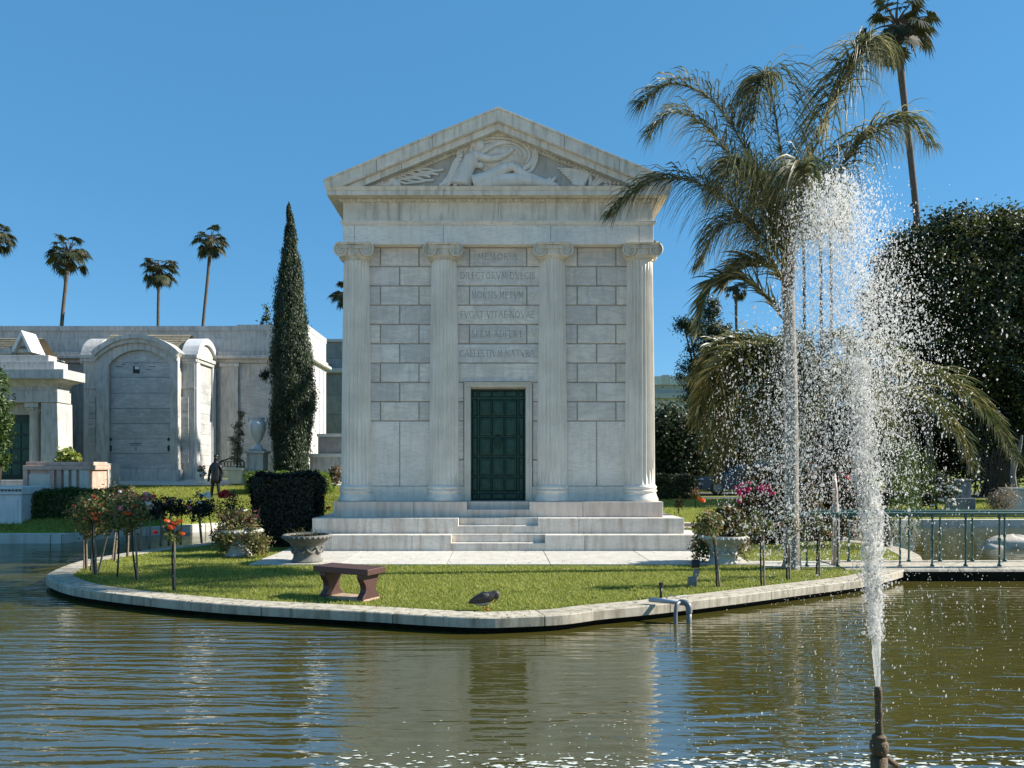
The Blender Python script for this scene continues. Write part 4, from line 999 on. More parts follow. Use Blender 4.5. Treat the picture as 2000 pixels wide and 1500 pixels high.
# ------------------------------------------------------------------ footbridge
def bridge():
    t = thing("footbridge", "low stone footbridge with slim green iron railings over the pond", "footbridge", (7.2, 14.4, 0))
    m = MB(); prof = [(13.86, -.24), (13.80, -.16), (13.79, -.06), (13.83, .01), (13.9, .035), (14.95, .035), (15.0, .0), (15.0, -.24)]
    for a, b in ((6.25, 8.3), (8.306, 11.2), (11.206, 14.5)): m.prism(prof, a, b, 'x')
    m.build("deck", M_CURB, t, bevel=.01)
    m = MB(); m.box(6.3, 14.5, 13.775, 13.80, -.245, -.03); m.build("shaded_wet_fascia", M_WETSHADE, t, bevel=.01)  # near-black strip: the deck face's shade and damp put into its colour
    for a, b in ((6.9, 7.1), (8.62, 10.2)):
        m = MB(); m.box(a, b, 13.95, 14.9, -1, -.245); m.build("pier", M_WETSHADE, t)
    for Y, xs, zt in ((14.02, (1576, 1636, 1697, 1758, 1821, 1886, 1952, 2018, 2085), 1.0), (14.78, (1600, 1658, 1716, 1775, 1836, 1899, 1962, 2025, 2090), 1.0)):
        for px in xs:
            x = XX(px, Y); p = MB()
            p.lathe([(.038, .036), (.038, .05), (.03, .075), (.021, .085), (.018, .12), (.018, .50), (.027, .51), (.03, .53), (.027, .55), (.018, .56), (.016, zt - .10), (.024, zt - .09), (.026, zt - .03)], (x, Y, 0), 10)
            p.build("post", M_RAIL, t, auto=50)
        r_ = MB(); x0, x1 = XX(xs[0], Y) - .15, XX(xs[-1], Y) + .1
        r_.tube([(x0, Y, zt), (x1, Y, zt)], .028, 10); r_.tube([(x0, Y, zt - .05), (x1, Y, zt - .05)], .016, 8); r_.build("handrail", M_RAIL, t, auto=50)
bridge()
m = MB(); c = P(1978, 1064, 19.6); m.ball(c, .42, 16, 10, (1.7, .8, .62), .28, 5); m.ball(c + Vector((-.45, -.1, -.08)), .3, 14, 8, (1.4, .8, .5), .3, 9); m.ball(c + Vector((.5, .05, .02)), .32, 14, 8, (1.2, .8, .7), .3, 12)
o = m.build("rock", M_ROCK, None, Vector((c.x, c.y, WZ)), True); tag(o, "pale pinkish rock rising from the pond beyond the bridge railing", "rock")
sm = o.modifiers.new("s", 'SUBSURF'); sm.levels = sm.render_levels = 1

# bare pale trunk tied to two poles, and leaf litter
b_ = GP(1632, 1106); t = thing("tree_stump", "bare pale pinkish young trunk tied between two poles near the bridge railing", "tree", b_, None)
m = MB(); m.tube([b_ + Vector((0, .05, 0)), P(1633, 1040, b_.y), P(1631, 960, b_.y), P(1629, 925, b_.y)], [.05, .045, .05, .03], 9); m.build("trunk", M_PINK, t, smooth=True)
for dx in (-6, 6):
    m = MB(); m.tube([b_ + Vector((dx * b_.y / F, 0, 0)), P(1632 + dx * .8, 985, b_.y)], .02, 7); m.build("pole", M_URNW, t, smooth=True)
def litter():
    n = 520; p = np.zeros((n, 3)); k = 0
    while k < n:
        if rnd.random() < .62:
            i = rnd.randrange(NO); f = rnd.random() ** 1.6; q = INN[i] * f + OUT[i] * (1 - f); z = .006
            if q.y > 15 : continue
        else:
            q = Vector((rnd.uniform(-4.6, 4.6), 14.55 + 2.1 * rnd.random() ** 2, 0)); z = .022
        p[k] = (q.x, q.y, z); k += 1
    nr = np.tile([0, 0, 1.0], (n, 1)) + rng.normal(0, .35, (n, 3))
    tag(leaves("fallen_leaves", p, nr, .030, leafmat("dead_leaf", (.05, .032, .016), (.16, .10, .045)), None, .5), "scattered dead leaves on the curb and plaza", "leaves", kind='stuff')
litter()
# ------------------------------------------------------------------ crypts and columbarium on the left bank
def columbarium():
    Y = 34.3; k = Y / F
    X1 = XX(600, Y); zt = ZZ(637, Y); zc = ZZ(703, Y); g0 = 1.0
    t = thing("columbarium", "long pale marble columbarium wall with a tall plain attic, behind the crypts", "building", (X1 - 10, Y, 1.3))
    m = MB()
    for i in range(22):                                  # attic stones
        a = X1 - 2.6 - i * 2.6
        for j, (z0, z1) in enumerate(((zc + .35, zc + .98), (zc + .985, zt - .22))):
            off = .9 if j else 0
            m.box(a + off * .0 + .004, a + 2.596, Y, Y + 3.6, z0, z1)
    m.build("attic", M_GRAN, t)
    m = MB(); m.box(X1 - 58, X1 - 3.1, Y - .05, Y + 3.65, zt - .217, zt); m.box(X1 - 3.11, X1 + .05, Y - .11, Y + 3.66, zt - .2172, zt + .045); m.box(X1 - 3.1, X1 + .04, Y - .08, Y - .002, zc + .36, zt - .22)
    m.build("coping", M_GRAN, t)
    m = MB(); m.box(X1 - 58, X1 + .12, Y - .16, Y + 3.7, zc + .16, zc + .35); m.box(X1 - 58, X1 + .28, Y - .30, Y + 3.75, zc + .03, zc + .157); m.box(X1 - 58, X1 + .06, Y - .08, Y + 3.65, zc - .14, zc + .027)
    m.build("cornice", M_GRAN, t, bevel=.01)
    m = MB()
    zs = [g0, 2.3, 3.4, 4.5, 5.5, zc - .143]
    for j, (z0, z1) in enumerate(zip(zs, zs[1:])):
        for i in range(24):
            a = X1 - 2.3 - i * 2.3 + (1.1 if j % 2 else 0); b = min(a + 2.294, X1)
            if b > a + .05: m.box(a, b, Y + .05, Y + 3.6, z0, z1 - .006)
    m.build("wall", M_GRAN, t)
    for px0, px1 in ((432, 466), (575, 603), (-60, -20)):
        m = MB(); a, b = XX(px0, Y), XX(px1, Y); m.box(a, b, Y - .09, Y + .06, g0, zc - .3); m.box(a - .06, b + .06, Y - .14, Y + .06, zc - .32, zc - .16); m.box(a - .08, b + .08, Y - .16, Y + .06, g0, 1.95); m.build("pilaster", M_GRAN, t, bevel=.01)
    m = MB()                                             # recessed panel frame behind the urn
    a, b = XX(468, Y), XX(572, Y); m.box(a + .05, b, Y - .0, Y + .055, ZZ(905, Y), ZZ(742, Y)); m.build("panel", M_GRANV, t)
    for j in range(4):  # end pilasters and cladding in white: the sun on them is painted in
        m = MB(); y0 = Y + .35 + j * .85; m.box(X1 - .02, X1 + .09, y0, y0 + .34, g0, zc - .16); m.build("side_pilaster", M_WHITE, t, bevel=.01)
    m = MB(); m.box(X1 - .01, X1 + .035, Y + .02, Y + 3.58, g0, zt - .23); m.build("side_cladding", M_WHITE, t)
columbarium()
def back_wall():
    Y = 44.0; a, b = XX(622, Y), XX(760, Y); zt = ZZ(668, Y)
    t = thing("boundary_wall", "darker shaded stone wall with a cornice standing back between columbarium and temple", "wall", ((a + b) / 2, Y, 1))
    m = MB(); zs = [1, 2.3, 3.6, 4.9, 6.0, 7.2, 8.1, zt]
    for j, (z0, z1) in enumerate(zip(zs, zs[1:])):
        for i in range(4):
            x0 = a + i * 1.3 - (.6 if j % 2 else 0); m.box(x0, x0 + 1.29, Y, Y + 1, z0, z1 - .015)
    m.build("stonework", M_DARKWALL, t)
    m = MB(); m.box(a - .2, b, Y - .25, Y + .5, ZZ(728, Y), ZZ(720, Y)); m.box(a - .1, b, Y - .1, Y + 1.05, zt + .003, zt + .16); m.build("cornice", M_GRAN, t)
    Y = 33; t = thing("low_wall", "low stepped stone wall with a pale coping right of the cypress", "wall", (XX(640, Y), Y, 1.3))
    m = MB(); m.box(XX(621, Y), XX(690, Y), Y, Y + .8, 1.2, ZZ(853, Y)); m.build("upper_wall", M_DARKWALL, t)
    m = MB(); m.box(XX(619, Y), XX(690, Y), Y - .06, Y + .85, ZZ(853, Y) + .003, ZZ(847, Y)); m.box(XX(603, Y - 1), XX(690, Y - 1), Y - 1.05, Y - .3, ZZ(893, Y - 1) + .003, ZZ(886, Y - 1)); m.build("coping", M_WHITE, t)
    m = MB(); m.box(XX(605, Y - 1), XX(690, Y - 1), Y - 1, Y - .35, 1.0, ZZ(893, Y - 1)); m.build("lower_wall", M_GRAN, t)
back_wall()
def seg_arch(x0, x1, zs, rise, n=16):
    """segmental arch polyline from (x0,zs) up and over to (x1,zs)"""
    w = (x1 - x0) / 2; Rr = (w * w + rise * rise) / (2 * rise); cz = zs + rise - Rr; a = math.asin(min(1, w / Rr))
    return [((x0 + x1) / 2 + Rr * sin(-a + 2 * a * i / n), cz + Rr * cos(-a + 2 * a * i / n)) for i in range(n + 1)]
def crypt():
    Y = 32.0; k = Y / F; x0, x1 = XX(163, Y), XX(380, Y); g = 1.2; ze = ZZ(693, Y); YB = 34.25
    t = thing("crypt", "grey marble family crypt with an arched front of stacked burial panels and tiled roof", "crypt", ((x0 + x1) / 2, Y, 1.33))
    m = MB(); m.box(x0, x1, Y, YB, g, ze - .30); m.build("body", M_GRAN, t, bevel=.01)
    m = MB(); m.box(x0 - .1, x1 + .1, Y - .10, YB, ze - .297, ze - .15); m.box(x0 - .16, x1 + .16, Y - .16, YB, ze - .147, ze); m.build("cornice", M_GRAN, t, bevel=.01)
    # cross gables: arched parapets facing +X and -X
    for s, xw in ((1, x1), (-1, x0)):
        A = seg_arch(Y - .02, YB + .1, ze - .1, .95); 
        m = MB(); B = [(y_, z - .26) for y_, z in A]
        a, b = (xw - .55, xw + .14) if s > 0 else (xw - .14, xw + .55)
        m.strip(A, B, a, b, 'x'); m.build("side_arch", M_WHITE if s > 0 else M_GRAN, t, auto=40)  # white sunward arch, grey far one: sunlight painted into the stone
        m = MB(); A2 = [(y_, z) for y_, z in B]; m.prism([(Y + .02, ze - .3)] + A2 + [(YB, ze - .3)], *( (xw - .5, xw + .02) if s > 0 else (xw - .02, xw + .5)), axis='x'); m.build("gable_wall", M_GRAN, t)
    # right side facade: panels, and pilasters whitened to paint the sun on them
    m = MB()
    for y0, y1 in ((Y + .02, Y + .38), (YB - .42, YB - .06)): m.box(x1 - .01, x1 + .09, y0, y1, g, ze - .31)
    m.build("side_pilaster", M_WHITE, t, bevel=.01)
    m = MB()
    for j in range(9): m.box(x1, x1 + .03, Y + .42, YB - .46, 1.5 + j * .44, 1.5 + j * .44 + .43)
    m.build("side_panel", M_GRANV, t)
    # tile roof
    zr = ze + 1.0; ym = (Y + YB) / 2; m = MB(); nt_ = 11
    for i in range(nt_):
        y0, y1 = Y - .05 + (ym - Y + .05) * i / nt_, Y - .05 + (ym - Y + .05) * (i + 1.15) / nt_; z0, z1 = ze + (zr - ze) * i / nt_, ze + (zr - ze) * (i + 1.15) / nt_
        for q in range(9):
            xa = x0 + .56 + (x1 - x0 - 1.12) * q / 9; xb = x0 + .56 + (x1 - x0 - 1.12) * (q + 1) / 9
            m.add([(xa, y0, z0 + .05), (xb - .01, y0, z0 + .05), (xb - .01, y1, z1 + .02), (xa, y1, z1 + .02), (xa, y0, z0), (xb - .01, y0, z0)], [(0, 1, 2, 3), (4, 5, 1, 0)])
    m.add([(x0 + .5, ym, zr), (x1 - .5, ym, zr), (x1 - .5, YB, ze), (x0 + .5, YB, ze)], [(0, 1, 2, 3)])
    m.build("tile_roof", M_TILE, t)
    # projecting portal
    YP = Y - .42; a, b = XX(188, YP), XX(347, YP); ai, bi = XX(212, YP), XX(332, YP)
    zs = ZZ(697, YP); O = seg_arch(a, b, zs, ZZ(662, YP) - zs); zi = ZZ(712, YP); I = seg_arch(ai, bi, zi, ZZ(683, YP) - zi)
    m = MB(); m.strip(O, I, YP, Y + .9); m.box(a, ai, YP + .004, Y - .002, g, zs - .002) ; m.box(bi, b, YP + .004, Y - .002, g, zs - .002); m.build("portal", M_GRAN, t, auto=40)
    m = MB(); O2 = [(x + (x - (a + b) / 2) * .075, z + .17) for x, z in O]; m.strip(O2, O, YP - .22, Y + 1.0); O3 = [(x + (x - (a + b) / 2) * .035, z + .08) for x, z in O]
    m.strip(O3, [(x, z - .16) for x, z in O], YP - .12, YP - .001); m.build("arch_hood", M_GRAN, t, auto=40)
    ys = [915, 886, 857, 827, 797, 767, 736, 706]
    m = MB()
    for p, q in zip(ys, ys[1:]): m.block(ai + .01, bi - .01, YP + .17, Y, ZZ(p, YP) + .006, ZZ(q, YP) - .006, .006)
    m.prism([(ai, ZZ(706, YP))] + seg_arch(ai + .005, bi - .005, zi, ZZ(683, YP) - zi - .01) + [(bi, ZZ(706, YP))], YP + .172, Y)
    m.build("burial_panel", M_GRANV, t)
    m = MB(); c = P(266, 722, YP + .15); m.box(c.x - .13, c.x + .13, YP + .15, YP + .172, c.z - .15, c.z + .15); m.build("portrait_plaque", M_BLACK, t)
    m = MB(); m.box(c.x - .05, c.x + .12, YP + .145, YP + .15, c.z + .02, c.z + .13); m.build("portrait", M_WHITE, t)
    m = MB()
    for px, py, w in ((240, 712, 8), (266, 710, 10), (233, 716, 14), (297, 716, 14), (290, 722, 10), (265, 862, 3), (265, 866, 24), (265, 869, 18), (265, 878, 5), (265, 875, 5)):
        c = P(px, py, YP + .168); m.box(c.x - w * k * .5, c.x + w * k * .5, YP + .166, YP + .1715, c.z - .012, c.z + .012)
    for px in (216, 329):
        for py in (858, 873, 878): c = P(px, py, YP + .14); m.ball(c, .07, 7, 5, (.7, .5, 1), .4, px + py)
    m.build("bronze_fittings", M_BRONZE, t)
    m = MB(); m.box(a - .06, ai + .02, YP - .08, Y, g, 1.75); m.box(bi - .02, b + .06, YP - .08, Y, g, 1.75); m.box(ai, bi, YP + .12, Y, g, ZZ(915, YP)); m.build("plinth", M_GRAN, t, bevel=.01)
    # columns of niche plaques on the wings
    for a_, b_, top, bot in ((174, 188, 775, 872), (350, 369, 775, 905)):
        m = MB(); n = 9
        for j in range(n):
            p = ZZ(top + (bot - top) * j / n, Y); q = ZZ(top + (bot - top) * (j + 1) / n, Y); m.block(XX(a_, Y), XX(b_, Y), Y - .05, Y, q + .006, p - .006, .006)
        m.build("niche_plaque", M_GRANV, t)
    m = MB()
    for a_, b_ in ((165, 189), (348, 380)): m.box(XX(a_, Y), XX(b_, Y) + .02, Y - .06, Y, ZZ(757, Y) - .05, ZZ(757, Y) + .03)
    m.build("string_course", M_GRAN, t)
crypt()
def small_mausoleum():
    Y = 27.0; k = Y / F
    t = thing("small_mausoleum", "small grey mausoleum with flared cornice and green door, cut by the left edge", "mausoleum", (XX(20, Y), Y, 1.4))
    xl = XX(-190, Y); D = .75; YB = Y + D
    m = MB(); m.frus(XX(79, Y), XX(116, Y), Y, Y + .74, 1.40, XX(80, Y), XX(111.5, Y), Y, Y + .74, ZZ(786, Y)); m.build("corner_pier", M_GRAN, t, bevel=.01)
    m = MB(); m.frus(xl, XX(112, Y), Y + .745, YB + .25, 1.40, xl, XX(110, Y), Y + .745, YB + .25, ZZ(786, Y)); m.build("body", M_GRAN, t)
    m = MB(); m.box(xl, XX(114, Y), Y - .05, YB + .05, ZZ(785.8, Y), ZZ(764, Y)); m.build("architrave", M_GRAN, t, bevel=.01)
    m = MB(); x = XX(112, Y); pr = [(0, ZZ(763.8, Y)), (.02, ZZ(755, Y)), (.12, ZZ(748, Y)), (.34, ZZ(743, Y))]
    for (d0, z0), (d1, z1) in zip(pr, pr[1:]): m.frus(xl, x + d0, Y - d0, YB + d0 * .4, z0, xl, x + d1, Y - d1, YB + d1 * .4, z1)
    m.build("cavetto", M_GRAN, t)
    m = MB()
    m.box(xl, x + .50, Y - .5, YB + .15, ZZ(742.5, Y), ZZ(722, Y - .3)); m.box(xl, x - .05, Y - .1, YB, ZZ(721.8, Y - .3), ZZ(706, Y)); m.box(xl, x - .42, Y + .2, YB - .05, ZZ(705.8, Y), ZZ(692, Y)); m.build("stepped_roof", M_GRAN, t, bevel=.012)
    lettering("TS", XX(13, Y), XX(33, Y), ZZ(780, Y - .05), .2, Y - .05, .03).build("inscription", M_LETTER, t)
    lettering("S", XX(12, Y), XX(20, Y), ZZ(752, Y), .12, Y - .13, .02).build("inscription", M_LETTER, t)
    m = MB(); xc = XX(60, Y); m.lathe([(.21, 1.4), (.21, 1.5), (.185, 1.56), (.18, 1.7), (.165, ZZ(812, Y)), (.175, ZZ(811, Y))], (xc, Y + .25, 0), 20); c_ = m.build("column", M_GRAN, t, auto=45)
    m = MB(); m.lathe([(.165, ZZ(810.8, Y)), (.19, ZZ(806, Y)), (.20, ZZ(802, Y)), (.26, ZZ(796, Y)), (.2, ZZ(795.5, Y))], (xc, Y + .25, 0), 20); 
    for q in range(10):
        a = 2 * pi * q / 10; m.ball((xc + .21 * cos(a), Y + .25 + .21 * sin(a), ZZ(799, Y)), .06, 7, 5)
    m.box(xc - .24, xc + .24, Y + .02, Y + .5, ZZ(795.4, Y), ZZ(786.2, Y)); m.build("capital", M_GRAN, c_, auto=45)
    m = MB(); m.box(XX(-30, Y), XX(42, Y), Y + .70, Y + .76, 1.42, ZZ(808, Y)); d = m.build("door", M_PATINA_D, t)
    m = MB()
    for j in range(4):
        for i in range(3): m.box(XX(-20 + i * 20, Y), XX(-3 + i * 20, Y), Y + .68, Y + .7, 1.55 + j * .5, 1.97 + j * .5)
    m.build("door_panel", M_PATINA, d, bevel=.01)
    m = MB(); m.box(xl, XX(79, Y), Y + .62, Y + .74, ZZ(808, Y) + .01, ZZ(786.3, Y)); m.box(XX(42.2, Y), XX(50, Y), Y + .60, Y + .74, 1.42, ZZ(808, Y)); m.build("door_frame", M_GRAN, t)
    for j in range(3):
        m = MB(); m.box(xl, XX(60, Y) + (.0 if j else .9), Y - .1 - j * .38 - .35, Y + .1 - j * .38, .5, 1.40 - j * .2); m.build("step", M_GRAN, t, bevel=.01)
small_mausoleum()
def tile_crypt():
    Y = 31.0; t = thing("gabled_crypt", "tile roofed crypt with a pale arched gable end peeking over the small mausoleum", "crypt", (XX(0, Y), Y, 1.4))
    xr = XX(66, Y); xl = XX(-160, Y); ze = ZZ(690, Y); zr = ZZ(652, Y)
    m = MB(); m.box(xl, xr - .1, Y, Y + 2.4, 1.2, ze); m.build("body", M_GRAN, t)
    m = MB(); n = 8; ym = Y + 1.2
    for i in range(n):
        y0, y1 = Y + 1.2 * i / n - .05, Y + 1.2 * (i + 1.1) / n; z0, z1 = ze + (zr - ze) * i / n, ze + (zr - ze) * (i + 1.1) / n
        for q in range(10):
            xa = xl + (xr - .3 - xl) * q / 10; xb = xl + (xr - .3 - xl) * (q + 1) / 10
            m.add([(xa, y0, z0 + .06), (xb - .01, y0, z0 + .06), (xb - .01, y1, z1 + .02), (xa, y1, z1 + .02), (xa, y0, z0), (xb - .01, y0, z0)], [(0, 1, 2, 3), (4, 5, 1, 0)])
    m.add([(xl, ym, zr), (xr - .3, ym, zr), (xr - .3, Y + 2.4, ze), (xl, Y + 2.4, ze)], [(0, 1, 2, 3)]); m.build("tile_roof", M_TILE, t)
    m = MB()                                             # gable end, turned a little towards the viewer
    G = [(XX(30, Y), ze), (XX(52, Y), zr + .08), (XX(72, Y), ze)]; Gi = [(XX(37, Y), ze), (XX(52, Y), zr - .14), (XX(66, Y), ze)]
    m.strip(G, Gi, Y - .35, Y + .6); m.build("gable", M_WHITE, t)
    m = MB(); m.prism([(XX(38, Y), ze), (XX(52, Y), zr - .15), (XX(65.5, Y), ze)], Y - .2, Y + .5); m.build("tympanum", M_GRAN, t)
    m = MB(); A = seg_arch(XX(44, Y), XX(60, Y), ze, .26); m.prism(A, Y - .24, Y - .2); m.build("arched_vent", M_LETTER, t)
    m = MB(); m.box(XX(8, Y), XX(34, Y), Y - .4, Y + .1, ze - .1, ze + .14); m.build("cornice", M_GRAN, t, bevel=.01)
tile_crypt()
def bank_things():
    # pink granite sarcophagus planter
    Y = 23.6; k = Y / F; t = thing("granite_planter", "pink and buff granite sarcophagus planter with a heavy lid, behind the box hedge", "planter", P(112, 968, Y))
    a, c_, b = XX(48, Y), XX(106, Y), XX(178, Y); z1 = ZZ(918, Y)
    m = MB(); m.box(a + .08, b - .08, Y, Y + 1.1, .5, z1); m.build("body", M_PINK, t)
    m = MB(); m.box(a, b, Y - .1, Y + 1.2, z1 + .002, ZZ(909, Y)); m.box(a + .06, b - .06, Y - .04, Y + 1.12, ZZ(908.8, Y), ZZ(902, Y)); m.build("lid", M_PINK, t, bevel=.012)
    m = MB(); m.box(a + .14, c_ - .08, Y - .03, Y, .5, z1 - .12); m.build("side_panel", M_FRAME, t)
    for px in (52, 104, 118, 132, 147, 162, 171):
        m = MB(); x = XX(px, Y); m.box(x - .07, x + .07, Y - .075, Y - .001, .5, z1 - .002); m.build("pilaster", M_PINK if px % 3 else M_FRAME, t, bevel=.008)
    t = thing("leafy_plant", "yellow green leafy plant growing on the pink granite planter", "plant", P(130, 902, Y))
    p, nr = blob_points([pb(126, 892, 13, Y + .5, 15), pb(148, 893, 9, Y + .5, 12), pb(132, 884, 9, Y + .5)], 34, 18, .06, (.3, 1)); nr[:, 2] += .6
    leaves("foliage", p, nr, .16, M_YEL, t, .5)
    m = MB(); [m.tube([P(130, 903, Y + .5), P(118 + q * 8, 888, Y + .5)], [.02, .01], 5) for q in range(5)]; m.build("stem", M_BARK, t)
    # white sarcophagus at the water's edge
    Y = 21.5; t = thing("white_sarcophagus", "white marble sarcophagus with a carved frieze at the water's edge, cut by the left edge", "sarcophagus", P(0, 1042, Y))
    xl, xr = XX(-150, Y), XX(44, Y)
    m = MB(); m.box(xl, xr - .03, Y, Y + 1.3, ZZ(1031, Y), ZZ(966, Y)); m.build("chest", M_WHITE, t, bevel=.01)
    m = MB(); m.box(xl, xr, Y - .04, Y + 1.34, ZZ(965.8, Y), ZZ(951, Y)); m.build("lid", M_WHITE, t, bevel=.01)
    m = MB(); zf = ZZ(957.5, Y)
    for i in range(22):
        x = xr - .05 - i * .1; m.ball((x, Y - .045, zf), .036, 7, 5, (1, .6, 1)); m.tube([(x + .05, Y - .045, zf + .03), (x + .03, Y - .05, zf - .03)], .009, 5)
    m.build("carved_frieze", M_URN, t, smooth=True)
    m = MB(); m.box(xl, xr + .1, Y - .12, Y + 1.4, -.05, ZZ(1037, Y)); m.box(xl, xr + .02, Y - .05, Y + 1.35, ZZ(1036.8, Y), ZZ(1031.2, Y)); m.box(xl, xr + .26, Y - .35, Y + 1.5, -.1, ZZ(1043, Y)); m.build("plinth", M_WHITE, t, bevel=.01)
    m = MB(); m.box(xl, xr - .14, Y - .012, Y, ZZ(1024, Y), ZZ(974, Y)); m.build("panel", M_WHITE, t)
    # grey block left of the crypt
    Y = 29.6; m = MB(); m.box(XX(176, Y), XX(211, Y), Y, Y + .9, .9, ZZ(905, Y)); tag(m.build("grey_tomb", M_GRAN, None, P(193, 940, Y), bevel=.02), "plain pale grey stone tomb block at the corner of the arched crypt", "tomb")
    # urn on a pedestal
    Y = 31.2; k = Y / F; b = P(503, 925, Y); t = thing("urn", "tall white marble urn with two looped handles on a square pedestal", "urn", b)
    m = MB()
    for a0, a1, p0, p1 in ((484, 522, 926, 919), (487, 519, 919, 886), (483, 523, 886, 881), (490, 516, 881, 877)): m.box(XX(a0, Y), XX(a1, Y), Y - (a1 - a0) * k / 2, Y + (a1 - a0) * k / 2, ZZ(p0, Y) + .002, ZZ(p1, Y))
    m.build("pedestal", M_GRAN, t, bevel=.012)
    m = MB(); m.lathe([(r_ * k, ZZ(y_, Y)) for r_, y_ in ((11, 876.8), (10, 872), (4.5, 868), (5, 864), (9, 858), (13.5, 848), (16, 838), (16.5, 829), (14.5, 823), (11, 820), (11.5, 818), (14, 816.5), (13, 815.5), (8, 816))], (b.x, Y, 0), 28); m.build("vase", M_WHITE, t, auto=50)
    for s in (-1, 1):
        m = MB(); m.tube(catmull([P(503 + s * 12, 819, Y), P(503 + s * 17, 816, Y), P(503 + s * 18.5, 821, Y), P(503 + s * 16, 829, Y)], 5), 1.5 * k, 7); m.build("handle", M_WHITE, t, smooth=True)
    # potted conifer
    Y = 30.6; k = Y / F; b = P(463, 945, Y); t = thing("pot", "buff square flower pot with a dark rim in front of the iron bench", "pot", b)
    m = MB(); h0, h1 = ZZ(945, Y), ZZ(914, Y); a0, a1 = 12 * k, 15.5 * k; m.frus(b.x - a0, b.x + a0, Y - a0, Y + a0, h0, b.x - a1, b.x + a1, Y - a1, Y + a1, h1 - .1); m.box(b.x - a1 - .03, b.x + a1 + .03, Y - a1 - .03, Y + a1 + .03, h1 - .098, h1); m.build("body", M_FRAME, t, bevel=.015)
    m = MB(); m.box(b.x - a1 * .85, b.x + a1 * .85, Y - a1 * .85, Y + a1 * .85, h1 - .05, h1 + .015); m.build("soil", M_SOIL, t)
    t = thing("small_conifer", "dry brownish spiral conifer growing in the buff pot", "tree", P(463, 913, Y))
    m = MB(); m.tube([P(463, 913, Y), P(466, 850, Y), P(470, 803, Y)], [.04, .03, .01], 7); m.build("trunk", M_BARK, t)
    p, nr = blob_points([pb(462, 895, 12, Y, 10), pb(464, 880, 14, Y, 10), pb(461, 862, 13, Y, 10), pb(466, 845, 11, Y, 10), pb(466, 828, 8, Y, 9), pb(471, 810, 5, Y, 9)], 90, 14, .05, (.4, 1.1)); leaves("foliage", p, nr, .13, M_DRY, t, .35)
    # iron bench
    Y = 31.0; k = Y / F; t = thing("iron_bench", "black wrought iron bench with scrolled back against the columbarium", "bench", P(447, 936, Y))
    zs = ZZ(918, Y); a, b_ = XX(430, Y), XX(476, Y); m = MB()
    for j in range(6): m.box(a, b_, Y - .45 + j * .08, Y - .39 + j * .08, zs - .02, zs)
    m.build("seat", M_IRON, t)
    m = MB(); m.tube(catmull([(a, Y, zs), (a, Y, zs + .33), (a + .25, Y + .03, zs + .42), ((a + b_) / 2, Y + .04, zs + .5), (b_ - .25, Y + .03, zs + .42), (b_, Y, zs + .33), (b_, Y, zs)], 5), .03, 6)
    for i in range(7): m.tube([(a + .1 + i * .13 + .075 * cos(q * .6), Y + .02, zs + .24 + .11 * sin(q * .6)) for q in range(12)], .018, 5)
    m.build("backrest", M_IRON, t)
    for x in (a + .03, b_ - .03):
        m = MB(); m.tube([(x, Y - .42, zs), (x, Y - .44, ZZ(938, Y))], .025, 6); m.tube([(x, Y - .02, zs), (x, Y + .02, ZZ(938, Y))], .025, 6); m.build("leg_frame", M_IRON, t)
    # flower vase at the crypt
    Y = 30.9; b = P(392, 939, Y); t = thing("flower_vase", "pale vase of dried flowers at the foot of the lit crypt pilaster", "vase", b)
    m = MB(); m.lathe([(.1, 0), (.13, .1), (.17, .3), (.15, .36), (.18, .4)], b, 14); m.build("vase_body", M_WHITE, t, auto=50)
    p, nr = blob_points([pb(392, 920, 8, Y, 9)], 14, 12, .06, (.3, 1)); leaves("dried_flowers", p, nr, .12, M_THATCH, t, .6)
    for j in range(4): bloom(P(386 + j * 4, 916 - (j % 2) * 4, Y - .1), .08, M_ORANGE if j % 2 else M_WHITEP, t, "flower", 8)
    # yellow shrub by the temple step
    Y = 29; t = thing("shrub", "small yellow leaved shrub beside the mausoleum's left column", "shrub", P(656, 940, Y))
    p, nr = blob_points([pb(656, 922, 11, Y, 11), pb(652, 934, 9, Y, 8)], 36, 16, .07, (.3, 1)); leaves("foliage", p, nr, .13, M_THATCH, t, .6)
    m = MB(); [m.tube([P(656, 945, Y), P(650 + q * 4, 922, Y)], [.02, .008], 5) for q in range(4)]; m.build("stem", M_BARK, t)
    # flowers on the ground between the statue and the temple
    for i, (px, py, mt, w, Y) in enumerate(((430, 998, M_WHITEP, 3, 25.9), (470, 1000, M_WHITEP, 3, 25.9), (436, 1003, M_PINKP, 2, 25.85), (378, 998, M_PINKP, 3, 26.0), (627, 997, M_RED, 4, 20.6))):
        b = P(px, py, Y); t = thing("flower_bunch", ["bunch of white flowers lying right of the statue base", "small white flowers in the grass by the clipped hedge", "small pink flowers beneath the statue", "pink flowers in the grass left of the statue", "red flowers peeping past the right end of the clipped hedge"][i], "flowers", b)
        for j in range(w): bloom(b + Vector((rnd.uniform(-.2, .2), rnd.uniform(-.1, .1), .06)), .07, mt, t, "flower", 9)
        p, nr = blob_points([(b, (.25, .15, .08))], 8, 8, .04, (.2, 1)); nr[:, 2] += 1; leaves("foliage", p, nr, .09, M_HEDGEB, t)
    # stone spot lamp on the bank
    b = P(139, 1028, 21.9); m = MB(); m.lathe([(.02, -.15), (.11, -.12), (.12, .0), (.06, .07), (0.01, .08)], b, 12); tag(m.build("ground_light", M_GREYBOX, None, b, True), "small round grey ground light in the bank lawn by the curb", "light")
bank_things()
